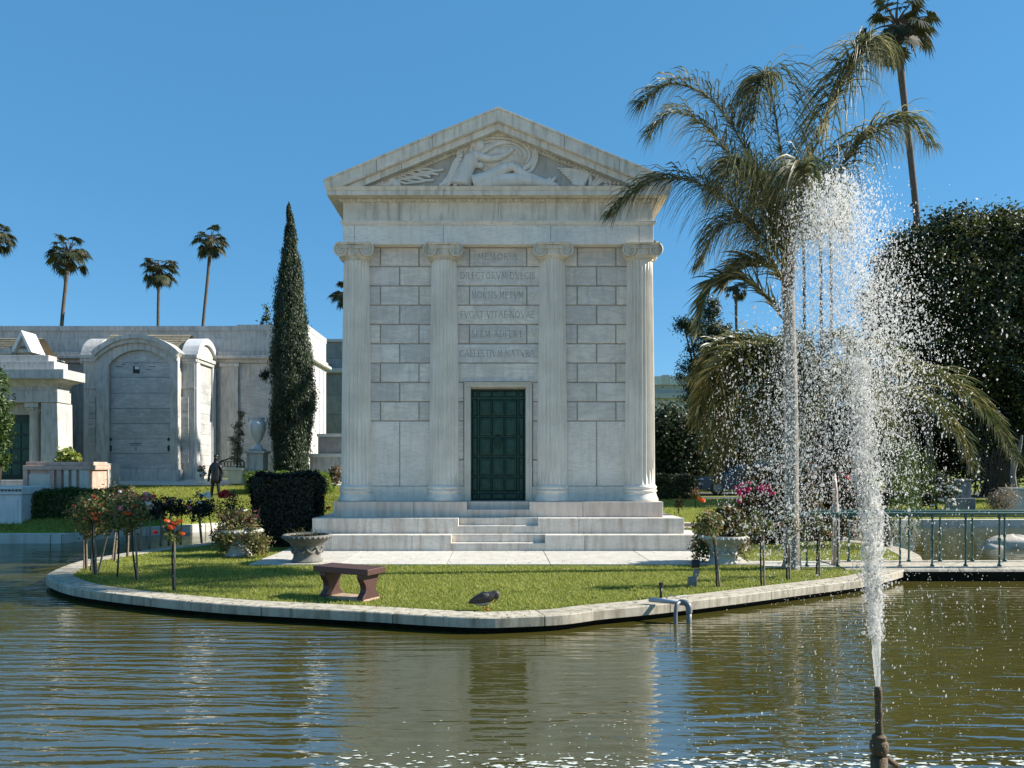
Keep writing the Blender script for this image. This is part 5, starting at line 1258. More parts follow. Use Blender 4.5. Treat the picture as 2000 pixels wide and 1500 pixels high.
def statue():
    Y = 27.4; b = P(421, 976, Y); k = Y / F
    t = thing("statue", "dark bronze statue of a standing man in a jacket, arms hanging at his sides", "statue", b)
    s = MB(); s.box(b.x - .35, b.x + .35, Y - .25, Y + .3, b.z - .35, b.z + .02); s.build("base", M_IRON, t)
    def q(px, py, d=0): return tuple(P(px, py, Y) - b + Vector((0, d, 0)))
    V = [q(421, 936), q(421, 922), q(421, 908), q(421, 903), q(421, 897), q(421.5, 891.5),
         q(412.5, 909.5), q(408.5, 923, .04), q(408, 936, -.03), q(408, 941, -.05),
         q(430, 909.5), q(433.5, 923, .04), q(432.5, 935, -.03), q(432, 940, -.05),
         q(416.5, 940), q(414.5, 956, -.02), q(413, 971), q(412, 975, -.13),
         q(425.5, 940), q(427.5, 956, -.02), q(428.5, 971), q(429.5, 975, -.13)]
    Ed = [(0, 1), (1, 2), (2, 3), (3, 4), (4, 5), (2, 6), (6, 7), (7, 8), (8, 9), (2, 10), (10, 11), (11, 12), (12, 13), (0, 14), (14, 15), (15, 16), (16, 17), (0, 18), (18, 19), (19, 20), (20, 21)]
    Rd = [8.2, 8.6, 8.5, 4, 5, 5.6, 5, 4.2, 3.4, 3, 5, 4.2, 3.4, 3, 5.6, 4.6, 3.6, 3, 5.6, 4.6, 3.6, 3]
    me = bpy.data.meshes.new("body"); me.from_pydata(V, Ed, []); o = bpy.data.objects.new("body", me); COL.objects.link(o); o.parent = t; me.materials.append(M_BRONZE)
    sk = o.modifiers.new("skin", 'SKIN'); sk.use_smooth_shade = True
    for i, r_ in enumerate(Rd): me.skin_vertices[0].data[i].radius = (r_ * k * .82, r_ * k * .70)
    me.skin_vertices[0].data[0].use_root = True
    su = o.modifiers.new("sub", 'SUBSURF'); su.levels = su.render_levels = 2
    bpy.context.view_layer.update()
    ev = o.evaluated_get(bpy.context.evaluated_depsgraph_get()); nm = bpy.data.meshes.new_from_object(ev); o.modifiers.clear(); o.data = nm
    m = MB()                                             # jacket skirt, hair
    m.loft([[(b.x + XX(CX + rx * cos(a), Y), Y + ry * k * sin(a), ZZ(py, Y)) for a in np.linspace(0, 2 * pi, 16, endpoint=False)] for rx, ry, py in ((9.6, 7, 944), (9.2, 6.6, 935), (8.6, 6, 926), (9, 6, 914), (6, 5, 906))])
    m.v = [(x, y, z) for x, y, z in m.v]; m.build("jacket", M_BRONZE, t, smooth=True)
    m = MB(); m.ball(P(421.5, 891, Y) + Vector((0, .03, 0)), 4.6 * k, 12, 8, (1.0, 1, .8), .12, 3); m.build("hair", M_BRONZE, t, smooth=True)
    m = MB(); m.ball(P(421.4, 895, Y) + Vector((0, -.105, 0)), .03, 7, 5, (.7, 1, 1.3)); m.build("nose", M_BRONZE, t, smooth=True)
statue()

# ------------------------------------------------------------------ trees
def trunk(path, rad, mat, parent, n=10):
    m = MB(); m.tube(catmull(path, 6), np.interp(np.linspace(0, 1, (len(path) - 1) * 6 + 1), np.linspace(0, 1, len(rad)), rad), n); return m.build("trunk", mat, parent, smooth=True)
def cypress():
    Y = 31.2; k = Y / F; b = P(570, 940, Y)
    t = thing("cypress", "tall narrow dark green cypress tapering to a point left of the mausoleum", "tree", b)
    prof = [(397, 563, 1.5), (430, 567, 7), (470, 568, 13), (520, 567, 20), (580, 566, 29), (640, 567, 33), (700, 571, 42), (760, 574, 45), (820, 572, 43), (870, 569, 36), (910, 566, 32), (938, 566, 28)]
    yy = np.array([p[0] for p in prof]); xc = np.array([p[1] for p in prof]); rr = np.array([p[2] for p in prof])
    n = 1700; py = 397 + 541 * rng.random(n) ** .72; a = rng.uniform(0, 2 * pi, n)
    r_ = np.interp(py, yy, rr) * (.70 + .22 * rng.random(n)) * (1 + .10 * np.sin(a * 3 + py * .05)); x = np.interp(py, yy, xc)
    C = np.stack([(x + r_ * np.cos(a) - CX) * k, Y + r_ * np.sin(a) * k, H - (py - CY) * k], 1)
    per = 40; p = np.repeat(C, per, 0) + rng.normal(0, 1, (n * per, 3)) * np.array([.07, .07, .20]) * np.repeat(np.clip(r_ / 25, .25, 1), per)[:, None]
    d = np.stack([np.cos(a), np.sin(a), np.full(n, .35)], 1); nr = np.repeat(d, per, 0) + rng.normal(0, .6, (n * per, 3))
    # side tuft at the left
    p2, n2 = blob_points([pb(517, 733, 8, Y, 9)], 20, 26, .06, (.3, 1)); p = np.concatenate([p, p2]); nr = np.concatenate([nr, n2])
    leaves("crown", p, nr, .115, M_CYP, t, .32, tang=np.tile(np.array([0, 0, 1.0]), (len(p), 1)) + d[rng.integers(0, n, len(p))] * .4)
    trunk([b - Vector((0, 0, .4)), P(568, 700, Y), P(564, 420, Y)], [.22, .16, .02], M_BARK, t)
cypress()
def bushy(name, label, blobs, n, per, csz, leaf, mat, base, cat="tree", group=None, trunkr=.25, shell=(.7, 1.05), asp=.55, tmat=None, clip=None):
    t = thing(name, label, cat, base, group)
    p, nr = blob_points(blobs, n, per, csz, shell); leaves("crown" if cat == "tree" else "foliage", p, nr, leaf, mat, t, asp, clip=clip)
    m = MB(); cen = sum((b[0] for b in blobs), Vector((0, 0, 0))) / len(blobs)
    fork = base.lerp(cen, .45); m.tube([base - Vector((0, 0, .3)), base.lerp(fork, .5) + Vector((.1, 0, 0)), fork], [trunkr * 1.2, trunkr, trunkr * .8], 9)
    for b in blobs[:9]: m.tube([fork, fork.lerp(b[0], .5) + Vector((0, 0, .15)), b[0]], [trunkr * .6, trunkr * .35, trunkr * .12], 6)
    m.build("trunk" if cat == "tree" else "stems", tmat or M_BARK, t, smooth=True)
    return t
Y = 34
bushy("fig_tree", "huge dense dark green tree with a billowing crown at the right edge", [(c_ - Vector((0, 0, .35)), r3_) for c_, r3_ in [pb(1790, 500, 62, Y, 55), pb(1850, 480, 62, Y, 55), pb(1900, 470, 55, Y), pb(1955, 470, 62, Y, 58), pb(2020, 490, 80, Y), pb(1760, 560, 62, Y), pb(1840, 570, 90, Y), pb(1930, 580, 95, Y, 90), pb(2030, 600, 110, Y), pb(1800, 650, 80, Y), pb(1880, 670, 85, Y), pb(1990, 690, 90, Y), pb(1925, 640, 60, Y, dy=-1.2), pb(2040, 780, 70, Y), pb(1985, 770, 50, Y), pb(1856, 432, 20, Y, 26), pb(1890, 430, 18, Y, 18), pb(1945, 425, 26, Y, 20), pb(1990, 430, 30, Y, 24), pb(1770, 470, 26, Y, 22), pb(1860, 765, 55, Y, 50), pb(1800, 735, 46, Y), pb(1720, 590, 34, Y, 40), pb(1925, 840, 50, Y, 44), pb(2010, 860, 60, Y)] + [pb(px_, py_, r_, Y, r_ * .8) for px_, py_, r_ in ((1738, 505, 20), (1722, 545, 24), (1708, 580, 18), (1752, 470, 16), (1800, 445, 22), (1822, 428, 14), (1872, 418, 14), (1915, 420, 18), (1968, 412, 20), (1728, 640, 26), (1748, 690, 22), (1700, 620, 12))]],
      1050, 120, .27, .16, M_DARKLEAF, P(1965, 965, Y), trunkr=.5, shell=(.72, 1.0))
Y = 48
bushy("cedar", "dark ragged conifer standing against the sky right of the mausoleum", [pb(1384, 604, 18, Y, 32), pb(1335, 632, 14, Y, 8), pb(1412, 640, 18, Y, 9), pb(1376, 650, 40, Y, 22), pb(1346, 640, 28, Y, 14), pb(1400, 650, 24, Y, 14), pb(1378, 690, 44, Y, 30), pb(1400, 720, 36, Y, 26), pb(1358, 730, 38, Y, 26), pb(1380, 770, 52, Y, 34), pb(1348, 770, 20, Y, 16), pb(1400, 820, 50, Y, 40)], 460, 50, .18, .19, M_DARKLEAF, P(1385, 960, Y), trunkr=.25, shell=(.5, 1.1), asp=.35)
# mixed trees forming the dark backdrop
ft = [o for o in COL.objects if o.name.startswith("fig_tree")][0]; Yf = 34
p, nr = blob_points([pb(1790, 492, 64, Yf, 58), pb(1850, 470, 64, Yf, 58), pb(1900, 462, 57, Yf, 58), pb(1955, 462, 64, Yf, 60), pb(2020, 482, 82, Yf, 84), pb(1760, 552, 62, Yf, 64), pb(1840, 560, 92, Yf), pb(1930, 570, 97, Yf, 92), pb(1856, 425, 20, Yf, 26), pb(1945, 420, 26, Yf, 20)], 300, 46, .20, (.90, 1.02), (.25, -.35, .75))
leaves("sunlit_leaves", p, nr, .15, leafmat("olive_sunlit_leaf", (.055, .065, .014), (.13, .135, .03), None, .3), ft, .5).location.z -= .35  # olive outer leaves paint sunlight onto the crown's upper shell
rows = [("broad dark tree with sunlit yellow green leaves beside the mausoleum's right column", [pb(1300, 850, 42, 42, 60), pb(1290, 905, 36, 42, 34), pb(1345, 865, 40, 42, 50), pb(1335, 912, 40, 42, 32)], M_MIDLEAF, 42),
        ("dark rounded tree between the ragged conifer and the queen palm", [pb(1400, 880, 46, 44, 46), pb(1430, 860, 44, 44, 50), pb(1390, 925, 40, 44, 30)], M_DARKLEAF, 44),
        ("dark tree behind the blue car and the far stone wall", [pb(1480, 850, 52, 56, 58), pb(1520, 830, 44, 56, 44), pb(1500, 890, 60, 56, 40)], M_DARKLEAF, 56),
        ("blue green tree seen through the fountain spray behind the trunk", [pb(1570, 820, 46, 50, 50), pb(1610, 850, 52, 50, 60), pb(1580, 900, 56, 50, 46)], M_MIDLEAF, 50),
        ("dark tree directly behind the fountain jet", [pb(1680, 830, 56, 44, 60), pb(1640, 880, 50, 44, 50), pb(1720, 870, 52, 44, 56)], M_DARKLEAF, 44),
        ("shadowy tree under the billowing crown of the huge tree", [pb(1790, 860, 56, 40, 66), pb(1850, 880, 54, 40, 60), pb(1750, 800, 46, 40, 40)], M_DARKLEAF, 40),
        ("dark shrubby tree right of the arching date palm frond", [pb(1920, 880, 56, 38, 80), pb(1990, 850, 64, 38, 110), pb(2050, 830, 66, 38, 120), pb(1880, 840, 50, 38, 60)], M_DARKLEAF, 38)]
for lb, bl, mt, Y in rows:
    bushy("tree", lb, bl, 260, 60, .27, .20, mt, P(bl[0][0].x / Y * F + CX, 968, Y), group="background trees beyond the road", trunkr=.2, shell=(.55, 1.0))
for px, Yc, w, top, lb in ((1411, 47, 9, 845, "narrow dark cypress left of two others by the stone wall"), (1452, 47.5, 8, 850, "slim dark cypress in the middle behind the stone wall"), (1560, 47, 10, 840, "slim dark cypress nearest the queen palm trunk")):
    bushy("slim_cypress", lb, [pb(px, top + 25, w * .6, Yc, 26), pb(px, top + 60, w, Yc, 36), pb(px, 930, w, Yc, 30)], 60, 24, .1, .14, M_CYP, P(px, 965, Yc), group="slim cypresses behind the stone wall", trunkr=.06, asp=.35)
bushy("arborvitae", "bright green column of arborvitae cut by the left edge beside the small mausoleum", [pb(-8, 760, 18, 25, 40), pb(-4, 820, 26, 25, 50), pb(-6, 880, 24, 25, 40)], 150, 30, .08, .12, M_HEDGE, P(-6, 945, 25), trunkr=.06, asp=.4)
bushy("far_conifer", "tiny conifer tip showing above the columbarium roof left of the cypress", [pb(520, 610, 6, 60, 12), pb(520, 630, 11, 60, 14), pb(520, 660, 12, 60, 20)], 50, 20, .12, .2, M_DARKLEAF, P(520, 905, 60), trunkr=.1, asp=.4)

# flowering shrubs on the island's right
Y = 19.0
t = bushy("flowering_shrub", "large dark leaved shrub with magenta blooms between the mausoleum and the palm", [pb(1494, 972, 40, Y, 46), pb(1512, 952, 46, Y, 44), pb(1545, 955, 45, Y, 50), pb(1462, 1012, 34, Y, 34), pb(1500, 1015, 56, Y, 50), pb(1550, 1010, 40, Y, 50)], 330, 44, .13, .11, M_LEAFR, P(1500, 1070, Y), cat="shrub", trunkr=.05, shell=(.5, 1.05), clip=.02)
for i in range(26):
    px, py = rnd.choice([(1448, 952), (1465, 945), (1480, 958), (1470, 960), (1500, 962), (1450, 962), (1440, 975), (1492, 955)]); bloom(P(px + rnd.uniform(-12, 12), py + rnd.uniform(-5, 6), Y - .66), .075, M_MAG, t, "bloom", 12)
Y = 20.0
t = bushy("flowering_shrub", "dark reddish shrub behind the fountain jet with a few red blooms", [pb(1620, 960, 50, Y, 55), pb(1660, 950, 44, Y, 50), pb(1600, 1020, 50, Y, 50), pb(1650, 1015, 44, Y, 46)], 260, 42, .13, .11, M_LEAFR, P(1630, 1065, Y), cat="shrub", trunkr=.05, shell=(.5, 1.05), clip=.02)
for px, py in ((1645, 925), (1655, 932), (1660, 938), (1640, 922), (1600, 985), (1585, 1000)): bloom(P(px, py, Y - .6), .07, M_RED, t, "bloom", 10)
Y = 28.0
t = bushy("white_rose_bush", "bush full of white roses on the far bank by the dark headstone", [pb(1820, 955, 34, Y, 34), pb(1850, 960, 20, Y, 24), pb(1790, 965, 24, Y, 26)], 90, 30, .1, .11, M_MIDLEAF, P(1825, 1000, Y), cat="shrub", trunkr=.04)
for i in range(26): bloom(P(1850 + rnd.gauss(0, 14), 955 + rnd.gauss(0, 14), Y - .45), .075, M_WHITEP, t, "bloom", 9)
Y = 28.5
bushy("twiggy_shrub", "brownish twiggy shrub on the far bank in front of the pale trunk", [pb(1965, 975, 22, Y, 20), pb(1945, 985, 16, Y, 14)], 60, 20, .1, .12, M_DRY, P(1960, 1000, Y), cat="shrub", trunkr=.03, asp=.25)
# weeping tree hanging over the water
def weeping():
    Y = 17.9; b = P(1735, 1078, Y); t = thing("weeping_tree", "small weeping tree with hanging green strands behind the bridge railing", "tree", b)
    trunk([b, P(1728, 1000, Y), P(1738, 930, Y), P(1760, 880, Y)], [.07, .06, .05, .03], M_BARK, t)
    pts = []; 
    for i in range(150):
        x0 = rnd.gauss(1765, 26); y0 = rnd.uniform(855, 920); L_ = rnd.uniform(60, 170) * (1 if x0 < 1800 else .6); yo = rnd.gauss(0, .4)
        for j in range(int(L_ / 3.4)):
            pts.append(P(x0 + rnd.gauss(0, 1.5) + j * .12 * (1 if x0 > 1765 else -1), y0 + j * 3.4, Y + yo))
    p = np.array([list(v) for v in pts]); p = p[p[:, 2] > -.1]; leaves("crown", p, rng.normal(size=p.shape), .085, M_HEDGE, t, .25, tang=np.tile(np.array([0, 0, 1.0]), (len(p), 1)))
weeping()

# ------------------------------------------------------------------ palms
def frond(name, path, mat, parent, L=.75, n=90, droop=1.0, width=.024, wind=(-.18, 0, 0), spread=.9, plum=.5, seg=5, taper=(.55, 1.0, .35), rach=.022, fwd=.75):
    pts = catmull(path, 8); m = len(pts); P_ = np.array([list(v) for v in pts])
    tt = np.linspace(.10, .995, n); idx = tt * (m - 1); i0 = np.minimum(idx.astype(int), m - 2); fr = (idx - i0)[:, None]
    base = P_[i0] * (1 - fr) + P_[i0 + 1] * fr; tan = unit(P_[i0 + 1] - P_[i0])
    side = unit(np.cross(tan, np.array([0, 0, 1.0])) + 1e-4); up = np.cross(side, tan)
    lens = L * np.interp(tt, [0, .45, 1], taper)
    quads = []
    for s in (-1, 1):
        ang = rng.normal(0, plum, n)[:, None]
        d = unit(side * s * spread * np.cos(ang) + up * (np.sin(ang) + .25) + tan * fwd + rng.normal(0, .12, (n, 3)))
        w = width * np.interp(tt, [0, .5, 1], [.8, 1, .6]) * rng.uniform(.7, 1.25, n); ln = lens * rng.uniform(.75, 1.15, n)
        dr = droop * rng.uniform(.7, 1.3, n)
        p = base.copy(); dirn = d.copy(); rows_ = []
        for k in range(seg + 1):
            wd = np.cross(dirn, tan); wd = unit(wd + 1e-4)
            ww = (w * [1, 1.1, 1, .8, .5, .08][min(k, 5)])[:, None]
            rows_.append((p - wd * ww * .5, p + wd * ww * .5))
            p = p + dirn * (ln / seg)[:, None]
            dirn = unit(dirn + (np.array([0, 0, -1.0]) + np.array(wind)) * (dr * .38)[:, None])
        V = np.stack([np.stack(r_, 1) for r_ in rows_], 1).reshape(n, -1, 3)     # n, (seg+1)*2, 3
        quads.append(V)
    V = np.concatenate(quads); nv = V.shape[1]
    fc = np.array([(2 * k, 2 * k + 1, 2 * k + 3, 2 * k + 2) for k in range(seg)])
    FF = (np.arange(len(V))[:, None, None] * nv + fc[None]).reshape(-1, 4)
    o = link(name, np_faces(name, V.reshape(-1, 3), FF), mat, parent)
    mb = MB(); mb.tube(pts, np.linspace(rach, rach * .25, m), 6); r_ = mb.build("rachis", M_RACH, o, smooth=True)
    return o
def queen_palm():
    Y = 14.0; b = P(1546, 1112, Y); b.z = -.02
    t = thing("queen_palm", "tall queen palm with windblown drooping feather fronds behind the fountain", "palm tree", b)
    trunk([b, P(1547, 1085, Y), P(1546, 1000, Y), P(1545, 800, Y), P(1541, 620, Y), P(1538, 520, Y), P(1540, 470, Y)], [.19, .145, .125, .12, .105, .11, .08], M_TRUNK, t, 16)
    m = MB(); m.tube([P(1539, 570, Y), P(1540, 500, Y), P(1541, 440, Y)], [.11, .12, .04], 12); m.build("crownshaft", M_TRUNKD, t, smooth=True)
    def q(*pts): return [P(px, py, Y + dy) for px, py, dy in pts]
    f = lambda *pts, L=.9, n=100, **k: frond("frond", q(*pts), M_PALM, t, L=L * 1.36, n=int(n * 2.2), **{"width": .021, "seg": 5, "spread": .8, "fwd": .5, **k, "droop": k.get("droop", 1) * 1.45})
    f((1537, 520, 0), (1500, 400, -.2), (1450, 280, -.3), (1390, 195, -.4), (1310, 163, -.5), (1252, 205, -.5), L=.95, n=125, droop=1.15, wind=(-.26, 0, 0))
    f((1537, 520, 0), (1490, 410, .3), (1430, 310, .5), (1370, 240, .7), (1310, 220, .8), (1268, 262, .8), L=.9, n=95, droop=1.1, wind=(-.26, 0, 0))
    f((1538, 560, 0), (1490, 480, -.4), (1430, 400, -.7), (1340, 350, -.9), (1255, 362, -1), (1195, 420, -1), L=.85, n=125, droop=1.2, wind=(-.2, 0, 0))
    f((1540, 480, 0), (1528, 330, -.3), (1512, 210, -.6), (1497, 152, -.8), (1480, 172, -1), (1470, 235, -1.1), L=.8, n=110, droop=1.1, wind=(-.05, 0, 0))
    f((1545, 480, 0), (1575, 340, -.1), (1620, 215, -.2), (1662, 128, -.2), (1692, 90, -.2), (1718, 112, -.2), L=.95, n=125, droop=1.1, wind=(-.22, 0, 0), taper=(.6, 1, .6))
    f((1550, 500, 0), (1600, 410, .3), (1655, 310, .5), (1715, 250, .6), (1775, 242, .6), (1812, 285, .6), L=.85, n=110, droop=1.2, wind=(-.05, 0, 0))
    f((1537, 540, 0), (1500, 470, .3), (1450, 435, .6), (1400, 450, .9), (1368, 515, 1), L=.85, n=75, droop=1.2, wind=(-.2, 0, 0))
    f((1537, 500, 0), (1505, 400, -.6), (1470, 330, -1), (1430, 318, -1.3), (1400, 385, -1.5), L=.85, n=80, droop=1.2, wind=(-.2, 0, 0))
    f((1545, 500, 0), (1570, 420, -.5), (1600, 360, -.9), (1630, 385, -1.2), (1645, 460, -1.3), L=.75, n=70, droop=1.2)
    f((1540, 500, 0), (1520, 400, .6), (1495, 340, 1.1), (1470, 370, 1.4), (1460, 450, 1.5), L=.8, n=70, droop=1.2, wind=(-.15, 0, 0))
    f((1542, 500, 0), (1552, 400, -.8), (1560, 330, -1.3), (1568, 340, -1.6), (1572, 420, -1.8), L=.8, n=70, droop=1.2)
    # older green frond lower down on the left
    f((1540, 640, 0), (1500, 585, .1), (1450, 545, .2), (1400, 548, .2), (1372, 590, .2), (1362, 650, .2), L=.62, n=36, droop=.28, width=.04, spread=1.1, fwd=.9, plum=.3)
    f((1538, 560, 0), (1500, 520, .3), (1450, 520, .5), (1410, 560, .6), L=.6, n=34, droop=.3, width=.04, fwd=.9, plum=.3)
queen_palm()
def date_palm():
    Y = 21.0; b = GP(1606, 1060); b = Vector((XX(1606, Y), Y, -.02)); k = Y / F
    t = thing("date_palm", "low bushy date palm with long arching feather fronds behind the fountain spray", "palm tree", b)
    trunk([b, P(1606, 960, Y), P(1602, 860, Y), P(1600, 770, Y)], [.20, .17, .17, .16], M_TRUNKD, t, 12)
    def q(*pts): return [P(px, py, Y + dy) for px, py, dy in pts]
    f = lambda *pts, **kk: frond("frond", q(*pts), M_PALM2, t, **{**dict(L=1.0, n=200, droop=.6, width=.038, wind=(0, 0, 0), spread=1.0, plum=.35, rach=.03), **kk})
    f((1600, 785, 0), (1540, 715, -.3), (1470, 680, -.5), (1405, 710, -.7), (1365, 790, -.8))
    f((1600, 790, 0), (1530, 730, -.8), (1460, 725, -1.3), (1420, 790, -1.6), (1408, 880, -1.8), L=.9)
    f((1600, 780, 0), (1530, 690, .2), (1450, 660, .4), (1390, 690, .6), (1350, 740, .7))
    f((1600, 790, 0), (1540, 750, -1), (1495, 790, -1.6), (1475, 890, -2))
    f((1600, 790, 0), (1530, 770, .2), (1455, 800, .4), (1420, 880, .5), (1405, 935, .5))
    f((1600, 785, 0), (1500, 735, .8), (1430, 755, 1.4), (1390, 850, 1.8))
    f((1602, 780, 0), (1600, 690, -.4), (1625, 655, -.8), (1665, 690, -1.1), (1690, 760, -1.2))
    f((1602, 780, 0), (1590, 690, .3), (1550, 660, .6), (1520, 690, .9))
    f((1605, 785, 0), (1650, 700, .3), (1710, 680, .5), (1770, 720, .7), (1800, 790, .8))
    f((1606, 790, 0), (1690, 740, .1), (1780, 725, .2), (1870, 760, .2), (1940, 825, .2), (1985, 900, .2), L=1.2, n=220, droop=.75)
    f((1606, 790, 0), (1700, 765, -.4), (1790, 775, -.7), (1860, 830, -.9), (1900, 910, -1), L=1.15, n=190, droop=.75)
    f((1605, 790, 0), (1660, 760, -.9), (1710, 790, -1.5), (1740, 870, -1.8), L=.9)
    f((1605, 790, 0), (1680, 770, .5), (1740, 810, .9), (1780, 890, 1.1), L=.9)
    f((1600, 790, 0), (1570, 760, -1.2), (1560, 800, -2), (1555, 890, -2.4))
    f((1600, 785, 0), (1540, 740, -.5), (1480, 720, -.9), (1440, 750, -1.1), (1420, 820, -1.2))
    f((1600, 785, 0), (1520, 700, -.6), (1450, 690, -1), (1385, 740, -1.3), (1360, 830, -1.4))
    f((1600, 785, 0), (1550, 700, .9), (1500, 680, 1.5), (1450, 730, 1.9), (1430, 830, 2.1))
    for j in range(9):
        ex, ey = 1350 + j * 22 + rnd.uniform(-8, 8), 760 + (j * 53) % 150; mx_ = 1420 + j * 17; my_ = 672 + (j * 37) % 60; dd = rnd.uniform(-1.6, 1.2)
        f((1600, 785, 0), ((1600 + mx_) / 2, my_ + 18, dd * .5), (mx_, my_, dd), (ex + 22, (my_ + ey) / 2, dd * 1.2), (ex, ey + 60, dd * 1.3))
    f((1604, 785, 0), (1630, 720, -1), (1660, 720, -1.6), (1690, 790, -2), (1700, 880, -2.1))
    f((1604, 785, 0), (1640, 730, .8), (1690, 730, 1.4), (1740, 800, 1.8))
date_palm()
def fan_palm(label, Y, path, crown, cr, width, nl=34, skirt=1.0, group="tall fan palms"):
    """path in picture px from the ground to the crown centre"""
    k = Y / F; pts = [P(a, c, Y) for a, c in path]; t = thing("fan_palm", label, "palm tree", pts[0], group)
    trunk(pts + [P(crown[0], crown[1], Y)], [width * k * .55] + [width * k * .42] * (len(pts) - 1) + [width * k * .55], M_TRUNKD, t, 9)
    c0 = P(crown[0], crown[1], Y); R_ = cr * k; mb = MB(); V = []
    for i in range(nl):
        el = R(rnd.triangular(-70, 85, 12)); az = i * 2.39996 + rnd.uniform(-.2, .2)
        d = Vector((cos(az) * cos(el), sin(az) * cos(el), sin(el))); pl = R_ * rnd.uniform(.48, .70)
        tip = c0 + d * pl + Vector((0, 0, -.10 * R_ * max(0, cos(el)))); mb.tube([c0, c0.lerp(tip, .5) + Vector((0, 0, .05 * R_)), tip], [.035 * R_, .018 * R_, .012 * R_], 4)
        side = d.cross(Vector((0, 0, 1))); side = side.normalized() if side.length > 1e-3 else Vector((1, 0, 0)); nrm = side.cross(d).normalized()
        ax = (d * .8 - Vector((0, 0, .55))).normalized(); side = ax.cross(nrm).normalized()
        nb = 20
        for j in range(nb):
            a = R(-115 + 230 * (j + .5) / nb); e = ax * cos(a) + side * sin(a); L_ = R_ * rnd.uniform(.30, .43) * (1 - .15 * abs(a) / 2)
            perp = (side * cos(a) - ax * sin(a)) * R_ * .030; p0 = tip; p1 = tip + e * L_ * .6 + nrm * .02; p2 = tip + e * L_ * .95 - Vector((0, 0, L_ * rnd.uniform(.15, .45)))
            V.append([p0 - perp * .2, p1 - perp, p2, p1 + perp])
    me = np_mesh("crown", np.array([[list(v) for v in q] for q in V]), 4); link("crown", me, M_FAN, t); mb.build("leaf_stalks", M_TRUNKD, t)
    if skirt:
        V = []
        for i in range(int(170 * skirt)):
            az = rnd.uniform(0, 2 * pi); z0 = -rnd.uniform(.05, .35 * skirt) * R_ ; o = Vector((cos(az), sin(az), 0)); p0 = c0 + Vector((0, 0, z0)) + o * width * k * .5
            L_ = R_ * rnd.uniform(.2, .42); s_ = o.cross(Vector((0, 0, 1))) * R_ * .03; p2 = p0 + o * L_ * rnd.uniform(.15, .6) - Vector((0, 0, L_))
            V.append([p0 - s_, p0 + s_, p2 + s_ * .4, p2 - s_ * .4])
        link("dead_leaf_skirt", np_mesh("dead_leaf_skirt", np.array([[list(v) for v in q] for q in V]), 4), M_THATCH, t)
    return t
fan_palm("tallest fan palm, slender trunk beyond the queen palm, crown cut by the top edge", 34, [(1818, 930), (1808, 700), (1795, 480), (1780, 320), (1765, 190)], (1750, 48), 86, 14, 30, .5)
fan_palm("fan palm with the fullest crown, second from the left above the columbarium", 66, [(108, 905), (114, 750), (121, 630), (128, 560)], (134, 494), 50, 8, 36, .9)
fan_palm("fan palm with the lowest crown, above the arched crypt", 68, [(306, 905), (308, 750), (309, 630), (310, 570)], (312, 526), 45, 7, 34, 1.1)
fan_palm("fan palm with the highest crown on the left, beside the cypress", 64, [(378, 905), (386, 760), (397, 630), (406, 540)], (412, 470), 42, 7, 32, .6)
fan_palm("fan palm at the left edge, only half its crown in the picture", 66, [(-6, 905), (-6, 740), (-6, 600)], (-8, 458), 44, 8, 34, .8)
fan_palm("fan palm peeking out behind the mausoleum's left column", 62, [(690, 905), (686, 740), (682, 640)], (680, 580), 44, 8, 30, .6)
fan_palm("fan palm with only a leaf tip showing past the mausoleum's right capital", 60, [(1252, 905), (1253, 700), (1254, 560)], (1255, 478), 36, 8, 28, .6)
for i, (px, pt, lb) in enumerate(((1438, 560, "distant fan palm with a thin pole like trunk left of the queen palm"), (1570, 440, "distant fan palm behind the spray, leftmost of three bare trunks"), (1603, 440, "distant fan palm behind the spray, middle of three bare trunks"), (1623, 430, "distant fan palm behind the spray, rightmost of three bare trunks"))):
    fan_palm(lb, 62, [(px + (4 if i else -2), 905), (px + 2, 720), (px, pt + 60)], (px, pt), 30, 6.5, 24, .8)

